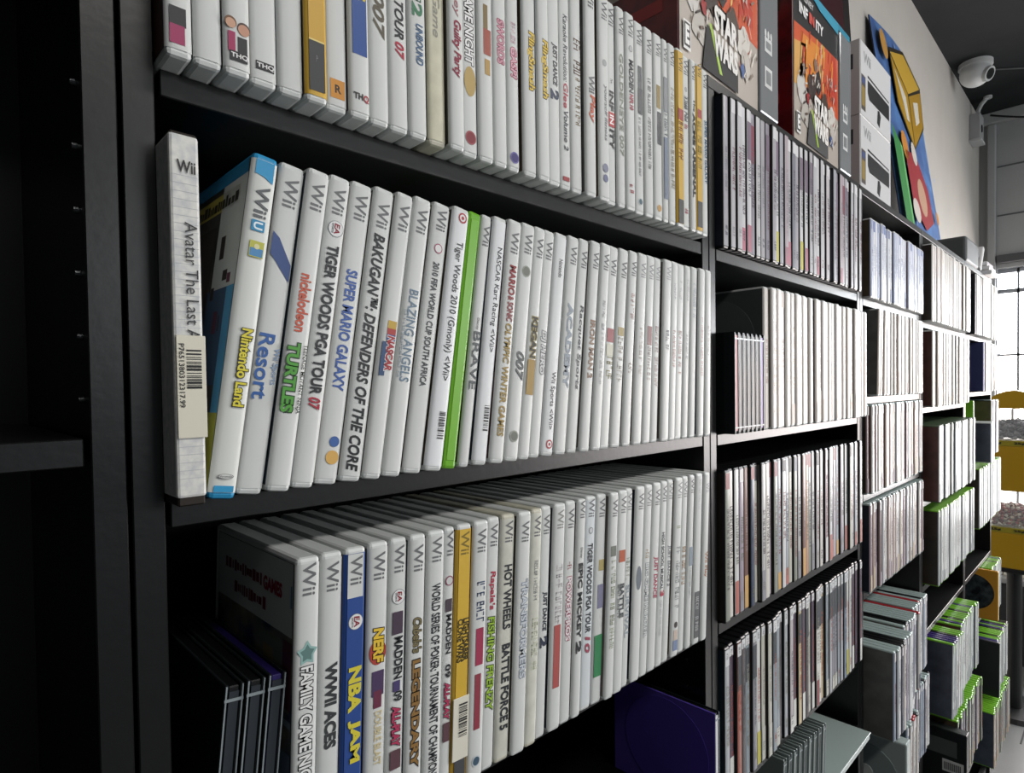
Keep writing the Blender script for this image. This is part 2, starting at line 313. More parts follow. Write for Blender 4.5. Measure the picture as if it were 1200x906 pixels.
ROW_MIDDLE = [
 (101.8, 0, 11.2, '#d8d8d2', 'BOX', []),
 (116.7, 27.9, 14.0, '#d5d8d4', 'WIIU', []),
 (132.1, 29.5, 14.6, '#cdd0ce', 'blue swoosh and big blue word', [('W', 180.7, 163.2, '#6b6d6f'), ('S', 147.6, 126.6, '#31497f'), ('T', 89.6, 52.6, 'Resort', '#2d5a9c', 0.62, -0.12, 0.02, 0, None), ('T', 82.3, 61.4, 'Wii Sports', '#7d98bb', 0.3, 0.3, 0.008, 0, None)]),
 (147.0, 29.1, 13.7, '#cdd0ce', 'red script over green letters', [('W', 181.0, 163.9, '#6b6d6f'), ('T', 125.7, 91.5, 'nickelodeon', '#c0553c', 0.52, 0.02, 0.03, 0, None), ('T', 85.5, 44.2, 'TURTLES', '#4e9a38', 0.62, -0.14, 0.04, 0, '#1e3a1c'), ('T', 84.9, 44.7, 'TEENAGE MUTANT NINJA', '#3a4036', 0.22, 0.34, 0.015, 0, None)]),
 (161.8, 28.8, 13.6, '#cdd0ce', 'bold black golf title ending in red', [('W', 181.2, 164.7, '#6b6d6f'), ('E', 155.9), ('T', 145.5, 54.9, 'TIGER WOODS PGA TOUR', '#202226', 0.56, 0.02, 0.03, 0, None), ('T', 53.3, 46.1, '07', '#a8283c', 0.56, 0.02, 0.03, 0.15, None)]),
 (177.6, 29.4, 14.7, '#cdd0ce', 'multicoloured blue title and two small spots', [('W', 181.5, 164.5, '#6b6d6f'), ('T', 132.6, 57.0, 'SUPER MARIO GALAXY', '#3a5aa0', 0.52, 0.0, 0.03, 0, None), ('C', 26.1, '#3d62a0', 6.5, None, 0.12), ('C', 16.5, '#d4a95c', 8.5, None, 0.1)]),
 (193.3, 29.5, 14.7, '#cdd0ce', 'long bold black slanted title', [('W', 179.2, 162.3, '#6b6d6f'), ('T', 158.0, 6.5, 'BAKUGAN™: DEFENDERS OF THE CORE', '#1d1f22', 0.58, 0, 0.03, 0.2, None)]),
 (207.3, 29.8, 13.1, '#cdd0ce', 'striped racing flag badge', [('W', 181.1, 162.9, '#6b6d6f'), ('B', 102.7, 97.6, '#c0a040', 0.5, 0.1), ('B', 97.6, 93.6, '#a83a34', 0.5, 0.1), ('B', 93.6, 89.7, '#3a4a86', 0.5, 0.1), ('B', 88.5, 66.4, '#2f4a72', 0.3, -0.2), ('T', 93.1, 69.2, 'NASCAR', '#a23238', 0.5, 0.12, 0.05, 0.1, '#e4e4e4')]),
 (222.1, 29.7, 13.9, '#cdd0ce', 'blue serif capitals mid-spine', [('W', 181.0, 163.7, '#6b6d6f'), ('T', 124.7, 62.6, 'BLAZING ANGELS', '#6d8296', 0.52, 0.05, 0.012, 0, None), ('M', 110.3, 64.3, '#9fabb4', 0.14, -0.32)]),
 (239.7, 29.8, 14.7, '#cdd0ce', 'small seal and long thin capitals', [('W', 184.3, 169.0, '#6b6d6f'), ('C', 156.1, '#dcdcdc', 7, '#a0526a', 0), ('T', 146.2, 59.3, '2010 FIFA WORLD CUP SOUTH AFRICA', '#35383d', 0.36, 0, 0.018, 0, None)]),
 (256.1, 29.6, 14.7, '#dfe2e4', 'red ringed target above black title', [('G', 181.1), ('T', 163.4, 63.4, 'Tiger Woods 2010 (Gmonly) <Wii>', '#2a2c30', 0.5, 0.03, 0.004, 0, None), ('R', 41.5, 23.2, '#333', 0.15)]),
 (270.1, 28.7, 12.2, 'GREEN', 'GREEN', []),
 (282.3, 27.1, 9.9, '#cdd0ce', 'dark serif word above small print', [('W', 180.8, 164.9, '#6b6d6f'), ('T', 110.4, 101.5, 'Disney', '#777', 0.3, 0, 0.01, 0, None), ('T', 100.2, 57.1, 'BRAVE', '#5a5f62', 0.66, 0.05, 0.015, 0, None)]),
 (298.2, 25.5, 13.5, '#dfe2e4', 'black racing title over barcode', [('T', 165.3, 85.0, 'NASCAR Kart Racing <Wii>', '#2a2c30', 0.46, 0.05, 0.004, 0, None), ('R', 44.8, 25.7, '#333', 0.15)]),
 (314.3, 24.2, 14.1, '#cdd0ce', 'red then gold long lettering', [('W', 179.7, 162.3, '#6b6d6f'), ('T', 152.9, 129.6, 'MARIO', '#8c2c30', 0.5, 0.05, 0.04, 0, None), ('T', 128.9, 108.9, '& SONIC', '#8c3c40', 0.45, 0.05, 0.035, 0, None), ('T', 107.5, 20.7, 'OLYMPIC WINTER GAMES', '#9c8340', 0.46, 0.05, 0.03, 0.1, None)]),
 (330.4, 23.7, 14.7, '#cdd0ce', 'two round grey seals and grey numerals', [('W', 180.8, 164.5, '#6b6d6f'), ('C', 150.2, '#70746a', 9, '#959a90', 0), ('T', 86.3, 63.2, '007', '#585c5c', 0.6, 0.05, 0.03, 0.3, None), ('C', 19.7, '#6a6e66', 9, '#959a90', 0)]),
 (344.0, 23.3, 12.4, '#cdd0ce', 'bold dark capitals above an ochre patch', [('W', 180.0, 163.4, '#6b6d6f'), ('T', 115.6, 81.0, 'KEGAN', '#2d2b24', 0.62, 0.05, 0.04, 0, '#a89a5c'), ('B', 80.3, 51.9, '#a18440', 0.7, 0.02)]),
 (358.0, 22.9, 12.8, '#cdd0ce', 'grey outlined party title', [('W', 179.8, 164.1, '#6b6d6f'), ('T', 105.2, 68.2, 'DJ HERO', '#d0d2d2', 0.6, 0.05, 0.04, 0.1, '#6b6f70')]),
 (374.5, 22.5, 14.7, '#d9dcdd', 'target ring at its foot', [('T', 166.6, 150.8, 'Nintendo', '#666', 0.32, 0.05, 0.015, 0, None), ('T', 70.7, 22.4, 'Wii Sports <Wii>', '#44474a', 0.42, 0.05, 0.004, 0, None), ('G', 10.1)]),
 (389.8, 22.1, 14.2, '#cdd0ce', 'pale blue-grey bold capitals', [('W', 180.2, 164.0, '#6b6d6f'), ('T', 130.2, 56.6, 'ACADEMY', '#8c97a2', 0.52, 0.05, 0.05, 0, None)]),
 (404.3, 21.5, 13.2, '#cdd0ce', 'slim black sports lettering', [('W', 178.5, 162.6, '#6b6d6f'), ('T', 129.5, 55.7, 'Racquet Sports', '#4c5054', 0.46, 0.05, 0.02, 0.1, None)]),
 (419.9, 20.3, 13.6, '#cdd0ce', 'brown block capitals', [('W', 179.0, 163.6, '#6b6d6f'), ('T', 117.5, 65.3, 'IRON MAN 2', '#7d6046', 0.52, 0.05, 0.05, 0, None)]),
 (434.7, 19.4, 13.1, '#cdd0ce', 'hairline grey lettering', [('W', 179.6, 164.0, '#6b6d6f'), ('M', 135.9, 59.4, '#a9acae', 0.3, 0)]),
 (450.5, 18.8, 14.5, '#cdd0ce', 'red square above olive lettering', [('W', 177.0, 161.1, '#6b6d6f'), ('B', 111.6, 98.9, '#8c3034', 0.8, 0.05), ('B', 97.3, 86.1, '#c3c3b0', 0.8, 0.05), ('M', 85.3, 62.2, '#8d8a5a', 0.55, 0.05)]),
 (467.3, 18.2, 14.7, '#cdd0ce', 'tan painted emblem halfway', [('W', 176.8, 160.6, '#6b6d6f'), ('B', 113.6, 105.5, '#9c8a4c', 0.6, 0), ('M', 103.8, 60.8, '#a9a59a', 0.5, 0)]),
 (483.3, 16.4, 13.4, '#cdd0ce', 'small rust lettering and dark nick', [('W', 179.1, 164.3, '#6b6d6f'), ('M', 147.1, 122.4, '#b08a80', 0.4, 0), ('M', 83.0, 69.8, '#70604e', 0.4, 0)]),
 (502.1, 14.3, 14.7, '#cdd0ce', 'greyish plain spine with faint logo', [('W', 179.8, 164.6, '#909294'), ('M', 116.8, 66.4, '#c0b8b0', 0.3, 0)]),
 (518.7, 12.2, 13.7, '#cdd0ce', 'dark red short block', [('W', 180.4, 164.9, '#909294'), ('B', 117.7, 98.8, '#7a4240', 0.55, 0), ('M', 97.1, 61.9, '#90807a', 0.4, 0)]),
 (533.5, 10.9, 13.0, '#cdd0ce', 'pink flecked lettering', [('W', 180.3, 165.5, '#a0a2a4'), ('M', 118.5, 57.5, '#b09a98', 0.4, 0)]),
 (551.1, 10.3, 14.7, '#cdd0ce', 'wide plain spine with dark dot', [('W', 181.9, 167.7, '#a0a2a4'), ('M', 115.4, 93.2, '#6a6c70', 0.4, 0)]),
 (564.8, 10.2, 13.0, '#cdd0ce', 'pale spine with thin rust letters', [('M', 165.6, 145.8, '#b4b6b8', 0.3, 0), ('M', 116.1, 75.6, '#b08078', 0.4, 0)]),
 (580.5, 10.2, 14.7, '#cdd0ce', 'rosy faded lettering', [('M', 171.6, 148.6, '#b4b6b8', 0.3, 0), ('M', 121.1, 70.6, '#a88480', 0.4, 0)]),
 (593.9, 9.8, 12.3, '#cdd0ce', 'faint spotted lettering', [('M', 173.2, 150.1, '#b4b6b8', 0.3, 0), ('M', 113.0, 85.2, '#a0a0a4', 0.3, 0)]),
 (608.8, 8.8, 13.3, '#cdd0ce', 'faint blue-grey flecks', [('M', 170.2, 132.6, '#a8b0ba', 0.4, 0)]),
 (624.4, 7.1, 13.3, '#cdd0ce', 'rose-tinted spine', [('M', 133.6, 66.8, '#c0a09c', 0.35, 0)]),
 (640.4, 4.8, 13.0, '#cdd0ce', 'end case touching the upright', [('M', 125.0, 86.3, '#b4aca8', 0.3, 0)]),
]

ROW_LOWER = [
 (156.8, 8.4, 14.6, '#cdd0ce', 'teal star over black outlined capitals', [('W', 186.9, 167.8, '#6b6d6f'), ('P', 134.1, '#8fb4b0'), ('T', 127.1, 50.0, 'FAMILY GAME NIGHT', '#e4e6e4', 0.6, 0, 0.03, 0, '#1c1d20')]),
 (171.7, 8.4, 14.2, '#cdd0ce', 'heavy grey wartime capitals', [('W', 184.3, 166.6, '#6b6d6f'), ('T', 123.5, 72.1, 'WWII ACES', '#3a3d3f', 0.56, 0.05, 0.05, 0, None)]),
 (187.0, 8.6, 14.7, '#2a4a8c', 'blue body with yellow letters', [('B', 189.7, 159.2, '#cdd0ce', 0.98, 0), ('B', 159.2, 19.2, '#2b4b8e', 0.98, 0), ('W', 184.9, 167.2, '#6b6d6f'), ('E', 144.2), ('T', 116.5, 88.8, 'NBA', '#d2c640', 0.6, 0.05, 0.05, 0, None), ('T', 84.0, 57.4, 'JAM', '#d2c640', 0.6, 0.05, 0.05, 0, None)]),
 (204.3, 8.5, 14.7, '#cdd0ce', 'yellow toy logo, purple patch', [('W', 183.7, 166.0, '#6b6d6f'), ('O', 128.1, 111.6, '#a84034', 0.9), ('T', 135.8, 112.2, 'NERF', '#e0bc3c', 0.6, 0.05, 0.05, 0.1, '#1c1d20'), ('B', 107.8, 91.9, '#4a3a5c', 0.6, 0.05), ('B', 95.2, 84.2, '#6a3046', 0.4, 0.05), ('T', 82.1, 47.6, 'DOUBLE BLAST', '#cdbf96', 0.36, 0.1, 0.02, 0, None)]),
 (218.3, 8.8, 13.4, '#cdd0ce', 'wide seal, black then red title', [('W', 185.4, 167.3, '#6b6d6f'), ('E', 151.4), ('B', 141.8, 127.1, '#4a3c4c', 0.6, 0), ('T', 125.5, 97.8, 'MADDEN', '#23252a', 0.48, 0.08, 0.03, 0, None), ('B', 96.7, 89.9, '#4a3f6c', 0.4, 0), ('T', 89.9, 83.2, '09', '#23252a', 0.48, 0.08, 0.03, 0, None), ('T', 80.9, 52.8, 'ALL-PLAY', '#b03a5c', 0.55, 0, 0.05, 0.15, '#3a2430'), ('B', 51.7, 39.3, '#5c4048', 0.6, 0)]),
 (232.5, 9.0, 13.5, '#cdd0ce', 'brown script and bold adventure capitals', [('W', 183.2, 165.3, '#6b6d6f'), ('T', 134.6, 110.3, "Cabela's", '#7c7150', 0.6, 0.05, 0.02, 0.2, '#3a3626'), ('T', 106.8, 33.0, 'LEGENDARY', '#8c6a3a', 0.55, 0.02, 0.04, 0, '#1c1d20')]),
 (248.3, 9.0, 14.7, '#cdd0ce', 'long narrow black poker title', [('W', 185.6, 168.4, '#6b6d6f'), ('T', 153.5, 20.1, 'WORLD SERIES OF POKER: TOURNAMENT OF CHAMPIONS', '#2c2f33', 0.5, 0.03, 0.025, 0, None)]),
 (258.2, 9.5, 9.6, '#cdd0ce', 'squeezed seal and black and red title', [('W', 187.4, 169.9, '#6b6d6f'), ('C', 152.3, '#c8c8c8', 7, '#8c4a60', 0), ('B', 139.6, 130.6, '#4a4048', 0.6, 0), ('T', 128.8, 101.0, 'MADDEN', '#23252a', 0.48, 0.05, 0.03, 0, None), ('T', 93.8, 84.2, '09', '#23252a', 0.48, 0.05, 0.03, 0, None), ('T', 81.8, 54.1, 'ALL-PLAY', '#b03a5c', 0.55, 0, 0.05, 0.15, '#3a2430'), ('B', 52.9, 39.7, '#5c4048', 0.6, 0)]),
 (272.7, 10.1, 13.9, '#caa33c', 'GOLDL', [('B', 197.9, 32.3, '#cda93a', 0.98, 0), ('W', 184.8, 168.1, '#7b6a2a'), ('T', 122.3, 91.4, 'CLONE WARS', '#3e3516', 0.4, -0.15, 0.04, 0, None), ('T', 122.3, 91.4, 'LIGHTSABER', '#3e3516', 0.4, 0.22, 0.04, 0, None), ('B', 32.3, -24.1, '#46484a', 0.98, 0)]),
 (288.0, 10.7, 14.6, '#cdd0ce', 'navy and red bands above ring', [('W', 184.0, 166.9, '#6b6d6f'), ('M', 145.3, 113.7, '#46526e', 0.5, 0.05), ('B', 111.2, 84.1, '#9c3450', 0.5, 0.05), ('B', 77.8, 37.5, '#8c3846', 0.4, 0), ('C', 14.4, '#3e5668', 8, '#c0c8cc', 0)]),
 (301.4, 11.3, 12.8, '#cdd0ce', 'red script then green outlined wild letters', [('W', 184.9, 168.0, '#6b6d6f'), ('T', 149.3, 120.2, "Rapala's", '#a83448', 0.52, 0, 0.03, 0.1, None), ('T', 115.7, 43.7, 'FISHING FRENZY', '#94b83c', 0.62, 0, 0.03, 0.1, '#23301a')]),
 (317.1, 11.8, 14.7, '#cfcfc4', 'tall condensed black capitals, cream tint', [('W', 184.9, 168.3, '#6b6d6f'), ('T', 151.0, 101.4, 'HOT WHEELS', '#2b2e33', 0.58, 0.05, 0.035, 0, None), ('T', 90.2, 24.6, 'BATTLE FORCE 5', '#2b2e33', 0.58, 0.05, 0.035, 0, None)]),
 (332.5, 12.0, 14.7, '#cdd0ce', 'ghostly blue outlined capitals', [('W', 182.4, 166.1, '#6b6d6f'), ('T', 136.9, 58.7, 'TRANSFORMERS', '#c6ccd2', 0.52, 0.1, 0.02, 0, '#8a94a2')]),
 (346.1, 12.1, 12.9, '#d0d1c6', 'tiny grey words and pale olive title', [('W', 184.3, 167.7, '#6b6d6f'), ('M', 148.4, 115.9, '#85888a', 0.3, 0.0), ('M', 102.2, 56.9, '#c3c8b0', 0.5, 0.05)]),
 (359.0, 12.4, 12.3, '#cdd0ce', 'compact black dance title', [('W', 183.0, 166.8, '#6b6d6f'), ('T', 119.6, 87.3, 'JUST DANCE', '#2a2e3a', 0.5, 0.05, 0.04, 0.1, None), ('T', 83.1, 74.0, '2', '#2a3248', 0.7, 0.05, 0.05, 0, None)]),
 (376.3, 11.8, 14.7, '#cdd0ce', 'long brick-red block', [('W', 184.8, 168.9, '#8a8c88'), ('M', 138.6, 88.3, '#b6b2b4', 0.5, 0.05), ('B', 88.3, 36.1, '#a8524e', 0.55, 0)]),
 (390.5, 12.2, 13.6, '#cdd0ce', 'pink outlined baseball title', [('W', 183.4, 166.5, '#6b6d6f'), ('M', 137.8, 129.8, '#a04a5a', 0.35, 0), ('T', 125.4, 69.9, 'POWERPROS', '#e0d4d8', 0.55, 0.0, 0.04, 0, '#8c3048')]),
 (402.6, 12.9, 11.4, '#cdd0ce', 'painted black fairy-tale capitals', [('W', 189.0, 173.2, '#6b6d6f'), ('T', 147.6, 138.6, 'Disney', '#55585a', 0.35, 0.0, 0.012, 0, None), ('T', 134.1, 69.0, 'EPIC MICKEY', '#26282c', 0.52, 0.0, 0.04, 0, None), ('T', 66.7, 56.2, '2', '#26282c', 0.6, 0.0, 0.05, 0, None)]),
 (419.8, 12.8, 14.7, '#cdd3d6', 'ring seal and slanted black golf title', [('W', 187.5, 171.4, '#6b6d6f'), ('C', 159.2, '#c4c8ca', 6, '#7e8284', 0), ('T', 147.7, 68.8, 'TIGER WOODS PGA TOUR', '#2f3338', 0.5, 0.0, 0.03, 0.15, None), ('T', 65.8, 50.7, '10', '#9c4a5c', 0.5, 0, 0.03, 0.15, None)]),
 (435.0, 12.8, 14.6, '#cdd0ce', 'solid green block near its foot', [('W', 186.2, 169.0, '#6b6d6f'), ('B', 130.2, 120.2, '#a89a60', 0.5, 0.1), ('B', 107.8, 86.2, '#7a7a94', 0.6, 0.1), ('B', 62.4, 24.9, '#2f8050', 0.85, 0)]),
 (448.9, 13.0, 13.2, '#cdd0ce', 'pale olive slanted lettering', [('W', 183.4, 167.5, '#6b6d6f'), ('B', 140.5, 131.0, '#70756c', 0.6, 0), ('M', 127.0, 44.0, '#9aa288', 0.45, 0.05)]),
 (463.6, 13.4, 14.0, '#cdd0ce', 'orange square above dark small capitals', [('W', 184.6, 168.5, '#6b6d6f'), ('B', 133.7, 122.5, '#b0583a', 0.75, 0.05), ('T', 102.3, 70.3, 'BATTLE', '#4d5254', 0.5, 0.1, 0.04, 0, None), ('M', 102.3, 70.3, '#6a6e70', 0.25, -0.25)]),
 (476.1, 13.3, 11.7, '#cdd0ce', 'dusty blue shadowed survival title', [('W', 185.5, 169.0, '#8a8c8e'), ('M', 125.4, 100.7, '#9aa08c', 0.45, 0), ('T', 97.5, 47.5, 'SURVIVAL', '#9aa4aa', 0.55, 0.05, 0.03, 0, None)]),
 (493.7, 14.3, 14.7, '#cdd0ce', 'dark oval sticker at mid height', [('W', 183.1, 167.2, '#6b6d6f'), ('O', 112.1, 88.9, '#6e7680', 0.6)]),
 (507.8, 14.8, 13.4, '#cdd0ce', 'outlined hunting capitals', [('W', 184.6, 168.4, '#8a8c8e'), ('M', 129.3, 114.9, '#b09c7c', 0.4, 0), ('T', 112.3, 38.1, 'BIG GAME HUNTER', '#d2d6d6', 0.5, 0.05, 0.03, 0, '#868c8e')]),
 (522.8, 15.6, 14.3, '#cdd0ce', 'red handwritten dance title', [('W', 183.5, 167.0, '#6b6d6f'), ('T', 115.2, 73.1, 'JUST DANCE', '#a84058', 0.6, 0.05, 0.03, 0.1, None)]),
 (536.1, 15.5, 12.4, '#cdd0ce', 'dark lettering ending in red numeral', [('W', 185.4, 168.7, '#6b6d6f'), ('T', 137.1, 78.5, 'HIGH SCHOOL MUSICAL', '#44484c', 0.42, 0.0, 0.03, 0, None), ('T', 77.6, 71.5, '3', '#b04050', 0.6, 0.1, 0.04, 0, None), ('M', 68.0, 30.7, '#b8bcbc', 0.3, 0)]),
 (549.1, 15.5, 12.3, '#cdd0ce', 'grey dance title with numeral', [('W', 186.6, 169.5, '#909294'), ('T', 121.3, 78.7, 'JUST DANCE 2', '#7d8284', 0.5, 0.05, 0.03, 0.1, None)]),
 (568.1, 14.5, 14.7, '#cdd0ce', 'little dark-haired figure picture at foot', [('W', 185.4, 168.0, '#909294'), ('M', 141.6, 132.6, '#8f9a80', 0.5, 0), ('M', 116.2, 51.2, '#9aa0a0', 0.5, 0.05), ('C', 34.1, '#3c3634', 6.5, None, 0), ('B', 28.7, 18.0, '#c4b4a8', 0.5, 0), ('B', 18.0, 7.2, '#7484a4', 0.6, 0)]),
 (581.9, 13.9, 12.5, '#cdd0ce', 'amber painted word high up', [('W', 184.8, 167.2, '#909294'), ('M', 113.7, 72.5, '#a07a4a', 0.5, 0.0)]),
 (595.0, 13.2, 11.8, '#cdd0ce', 'blue-grey square tag', [('W', 186.1, 170.1, '#6b6d6f'), ('B', 111.0, 90.4, '#8894a0', 0.6, 0.05), ('M', 88.6, 54.9, '#b4b8bc', 0.3, 0)]),
 (612.8, 12.7, 14.7, '#cdd0ce', 'charcoal lower block with pale letters', [('M', 184.2, 146.0, '#c0c2c4', 0.3, 0), ('B', 58.5, 7.4, '#5c5e60', 0.7, 0), ('M', 52.8, 11.2, '#b0b2b4', 0.45, 0.0)]),
 (626.9, 11.8, 12.6, '#cdd0ce', 'orange playful word beside the upright', [('W', 177.9, 167.2, '#a0a2a4'), ('T', 100.3, 71.3, 'Wii Play', '#b07a58', 0.5, 0, 0.03, 0, None)]),
]

# ------------------------------------------------------------------ the room
WALL_Y, FAR_X, CEIL = 0.285, 4.55, 3.05
def wall_box(name, x0, x1, y0, y1, z0, z1, m, bev=0):
    return struct(MB().box(x0, x1, y0, y1, z0, z1, m, bev).build(name))
PAINT = mat('#b9b6b0', 0.7, 0.3, noise=0.05, nscale=6, bump=0.15)
BACKLIT_GREY = mat('#a3a5a6', 0.6, 0.3, noise=0.05, nscale=5)  # grey tone stands in for the far wall's backlit shade
TILE = mat('#6f7171', 0.32, 0.5, noise=0.25, nscale=3)
CEILM = mat('#26282a', 0.8, 0.2, noise=0.2, nscale=8)
wall_box('floor', -3.2, 4.7, -4.6, 0.4, -0.06, 0.0, TILE)
wall_box('ceiling', -3.2, 4.7, -4.6, 0.4, CEIL, CEIL + 0.06, CEILM)
wall_box('wall_back', -3.2, 4.7, WALL_Y, 0.4, 0.0, CEIL, PAINT)
wall_box('blocker_wall_left', -3.3, -3.2, -4.6, 0.4, 0.0, CEIL, mat('#3a3b3c', 0.8, 0.2))  # unseen dark wall, put in to keep light off the left sides
# the far wall: solid above and beside the window
WIN_Z0, WIN_Z1, WIN_Y0, WIN_Y1 = 0.62, 2.142, -3.6, 0.200
mb = MB()
mb.box(FAR_X, FAR_X + 0.12, -4.6, WALL_Y, WIN_Z1, CEIL, BACKLIT_GREY)
mb.box(FAR_X, FAR_X + 0.12, WIN_Y1, WALL_Y, 0.0, WIN_Z1, BACKLIT_GREY)
mb.box(FAR_X, FAR_X + 0.12, -4.6, WIN_Y1, 0.0, WIN_Z0, BACKLIT_GREY)
mb.box(FAR_X, FAR_X + 0.12, -4.6, WIN_Y0, WIN_Z0, WIN_Z1, BACKLIT_GREY)
struct(mb.build('wall_far'))
# board seams, cornice and corner post on the far wall
SEAM = mat('#5d5f61', 0.7, 0.3)
for n, z in enumerate((2.45, 2.735)):
    wall_box('trim_%d' % (n + 1), FAR_X - 0.004, FAR_X, -4.4, 0.2, z - 0.004, z + 0.004, SEAM)
wall_box('trim_3', FAR_X - 0.05, FAR_X, -4.4, 0.28, 2.985, 3.05, BACKLIT_GREY, 0.006)
wall_box('trim_4', FAR_X - 0.03, FAR_X, 0.205, 0.245, 0.0, 2.985, BACKLIT_GREY, 0.006)
wall_box('trim_5', FAR_X - 0.035, FAR_X, -4.0, 0.2, 2.17, 2.215, mat('#4a4c4e', 0.5, 0.4), 0.004)
# window bars
BARM = mat('#858a90', 0.45, 0.5)
mb = MB()
for z in (WIN_Z0 + 0.02, 1.235, 1.632, 2.008, WIN_Z1 - 0.015):
    mb.box(FAR_X + 0.03, FAR_X + 0.06, WIN_Y0, WIN_Y1, z - (0.012 if z > 2 else 0.006), z + (0.012 if z > 2 else 0.006), BARM)
y = 0.107
while y > WIN_Y0:
    mb.box(FAR_X + 0.03, FAR_X + 0.06, y - 0.0055, y + 0.0055, WIN_Z0, WIN_Z1, BARM)
    y -= 0.42
struct(mb.build('window_1'))
wall_box('trim_6', FAR_X - 0.02, FAR_X, -4.0, 0.2, 0.55, 0.6, BACKLIT_GREY)
# dark joint line across the floor
wall_box('trim_7', 3.15, 4.5, -0.052, -0.046, -0.001, 0.0012, mat('#2c2e2f', 0.6, 0.3))

# glowing sheet beyond the glass: pale sky, warm lower band added to tint reflections
def sky_mat():
    m = bpy.data.materials.new('outdoors')
    m.use_nodes = True
    nt = m.node_tree
    nt.nodes.clear()
    out = nt.nodes.new('ShaderNodeOutputMaterial')
    em = nt.nodes.new('ShaderNodeEmission')
    em.inputs['Strength'].default_value = SKY_POWER
    tc = nt.nodes.new('ShaderNodeTexCoord')
    sp = nt.nodes.new('ShaderNodeSeparateXYZ')
    rp = nt.nodes.new('ShaderNodeValToRGB')
    mp = nt.nodes.new('ShaderNodeMapRange')
    mp.inputs['From Min'].default_value = 0.3
    mp.inputs['From Max'].default_value = 2.7
    e = rp.color_ramp.elements
    e[0].position, e[0].color = 0.30, (0.62, 0.60, 0.60, 1)
    e[1].position, e[1].color = 0.50, (1.0, 0.84, 0.76, 1)
    x = rp.color_ramp.elements.new(0.62)
    x.color = (0.93, 0.97, 1.0, 1)
    nt.links.new(tc.outputs['Object'], sp.inputs[0])
    nt.links.new(sp.outputs['Z'], mp.inputs['Value'])
    nt.links.new(mp.outputs[0], rp.inputs['Fac'])
    nt.links.new(rp.outputs['Color'], em.inputs['Color'])
    nt.links.new(em.outputs[0], out.inputs[0])
    return m
mb = MB()
mb.poly([(5.3, 0.9, 0.2), (5.3, -4.6, 0.2), (5.3, -4.6, 3.0), (5.3, 0.9, 3.0)], sky_mat())
struct(mb.build('sky'))

# ------------------------------------------------------------------ bookcases
DEP, TH, TOP = 0.255, 0.0148, 1.842
BOUND = [-0.531, 0.0725, 0.6755, 1.2525, 1.7225, 2.2675, 2.775]
SHELVES = [
    [1.449, 1.09, 0.72, 0.36],
    [1.6395, 1.413, 1.183, 0.967, 0.735, 0.5, 0.27],
    [1.6375, 1.411, 1.177, 0.957, 0.832, 0.6, 0.36],
    [1.633, 1.446, 1.260, 1.072, 0.800, 0.610, 0.36],
    [1.620, 1.411, 1.180, 0.970, 0.853, 0.637, 0.42, 0.2],
    [1.620, 1.440, 1.222, 1.017, 0.858, 0.674, 0.44, 0.24],
]
BC_LABEL = [
    'bare black bookcase at the picture edge, its shelf almost empty',
    'black bookcase filled with white-spined game cases on three shelves',
    'black bookcase standing second, under the two boxed starter packs',
    'black bookcase standing third, under the two white console boxes',
    'black bookcase standing fourth, just beyond the white console boxes',
    'black bookcase at the far end of the row, beside the yellow dispenser',
]
for i in range(6):
    xa, xb = BOUND[i] + 0.001, BOUND[i + 1] - 0.001
    t = thing('bookcase', BC_LABEL[i], 'bookcase', (xa, 0, 0), 'black bookcases along the wall')
    w = xb - xa
    for a, b in ((0, TH), (w - TH, w)):
        MB().box(a, b, 0, DEP, 0, TOP - 0.0142, LAM, 0.0006, 1).build('side_panel', t)
    MB().box(0, w, 0, DEP, TOP - 0.0140, TOP, LAM, 0.0006, 1).build('top_board', t)
    MB().box(TH, w - TH, DEP - 0.006, DEP, 0.06, TOP - 0.0142, LAM_IN).build('back_panel', t)
    MB().box(TH, w - TH, 0.01, 0.024, 0, 0.06, LAM_IN).build('kick_plate', t)
    for z in SHELVES[i]:
        MB().box(TH + 0.0025, w - TH - 0.0028, 0.0, DEP - 0.007, z - 0.0138, z, LAM, 0.0006, 1).build('shelf', t)
    if i == 0:
        pins = [(w - TH, 0.015, 1.626 - 0.0316 * k) for k in range(6)]
    elif i == 1:
        pins = [(w - TH, 0.025, 1.1357), (w - TH, 0.025, 1.1028)]
    else:
        pins = []
    for px, py, pz in pins:
        MB().cyl((px - 0.0022, py, pz), (px + 0.002, py, pz), 0.0018, 0.0018, mat('#5a5c5e', 0.35, 0.5, metal=1.0), 12).build('shelf_pin', t)

# ------------------------------------------------------------------ game cases
SHELL = {}
def shell_mesh(t, d, h, m, bev=0.0024):
    key = (round(t, 4), d, h, m.name, bev)
    if key not in SHELL:
        mb = MB().box(-t, 0, 0, d, 0, h, m, bev, 2)
        # seam where the two halves close
        SHELL[key] = mb.mesh('case_shell')
    return SHELL[key]

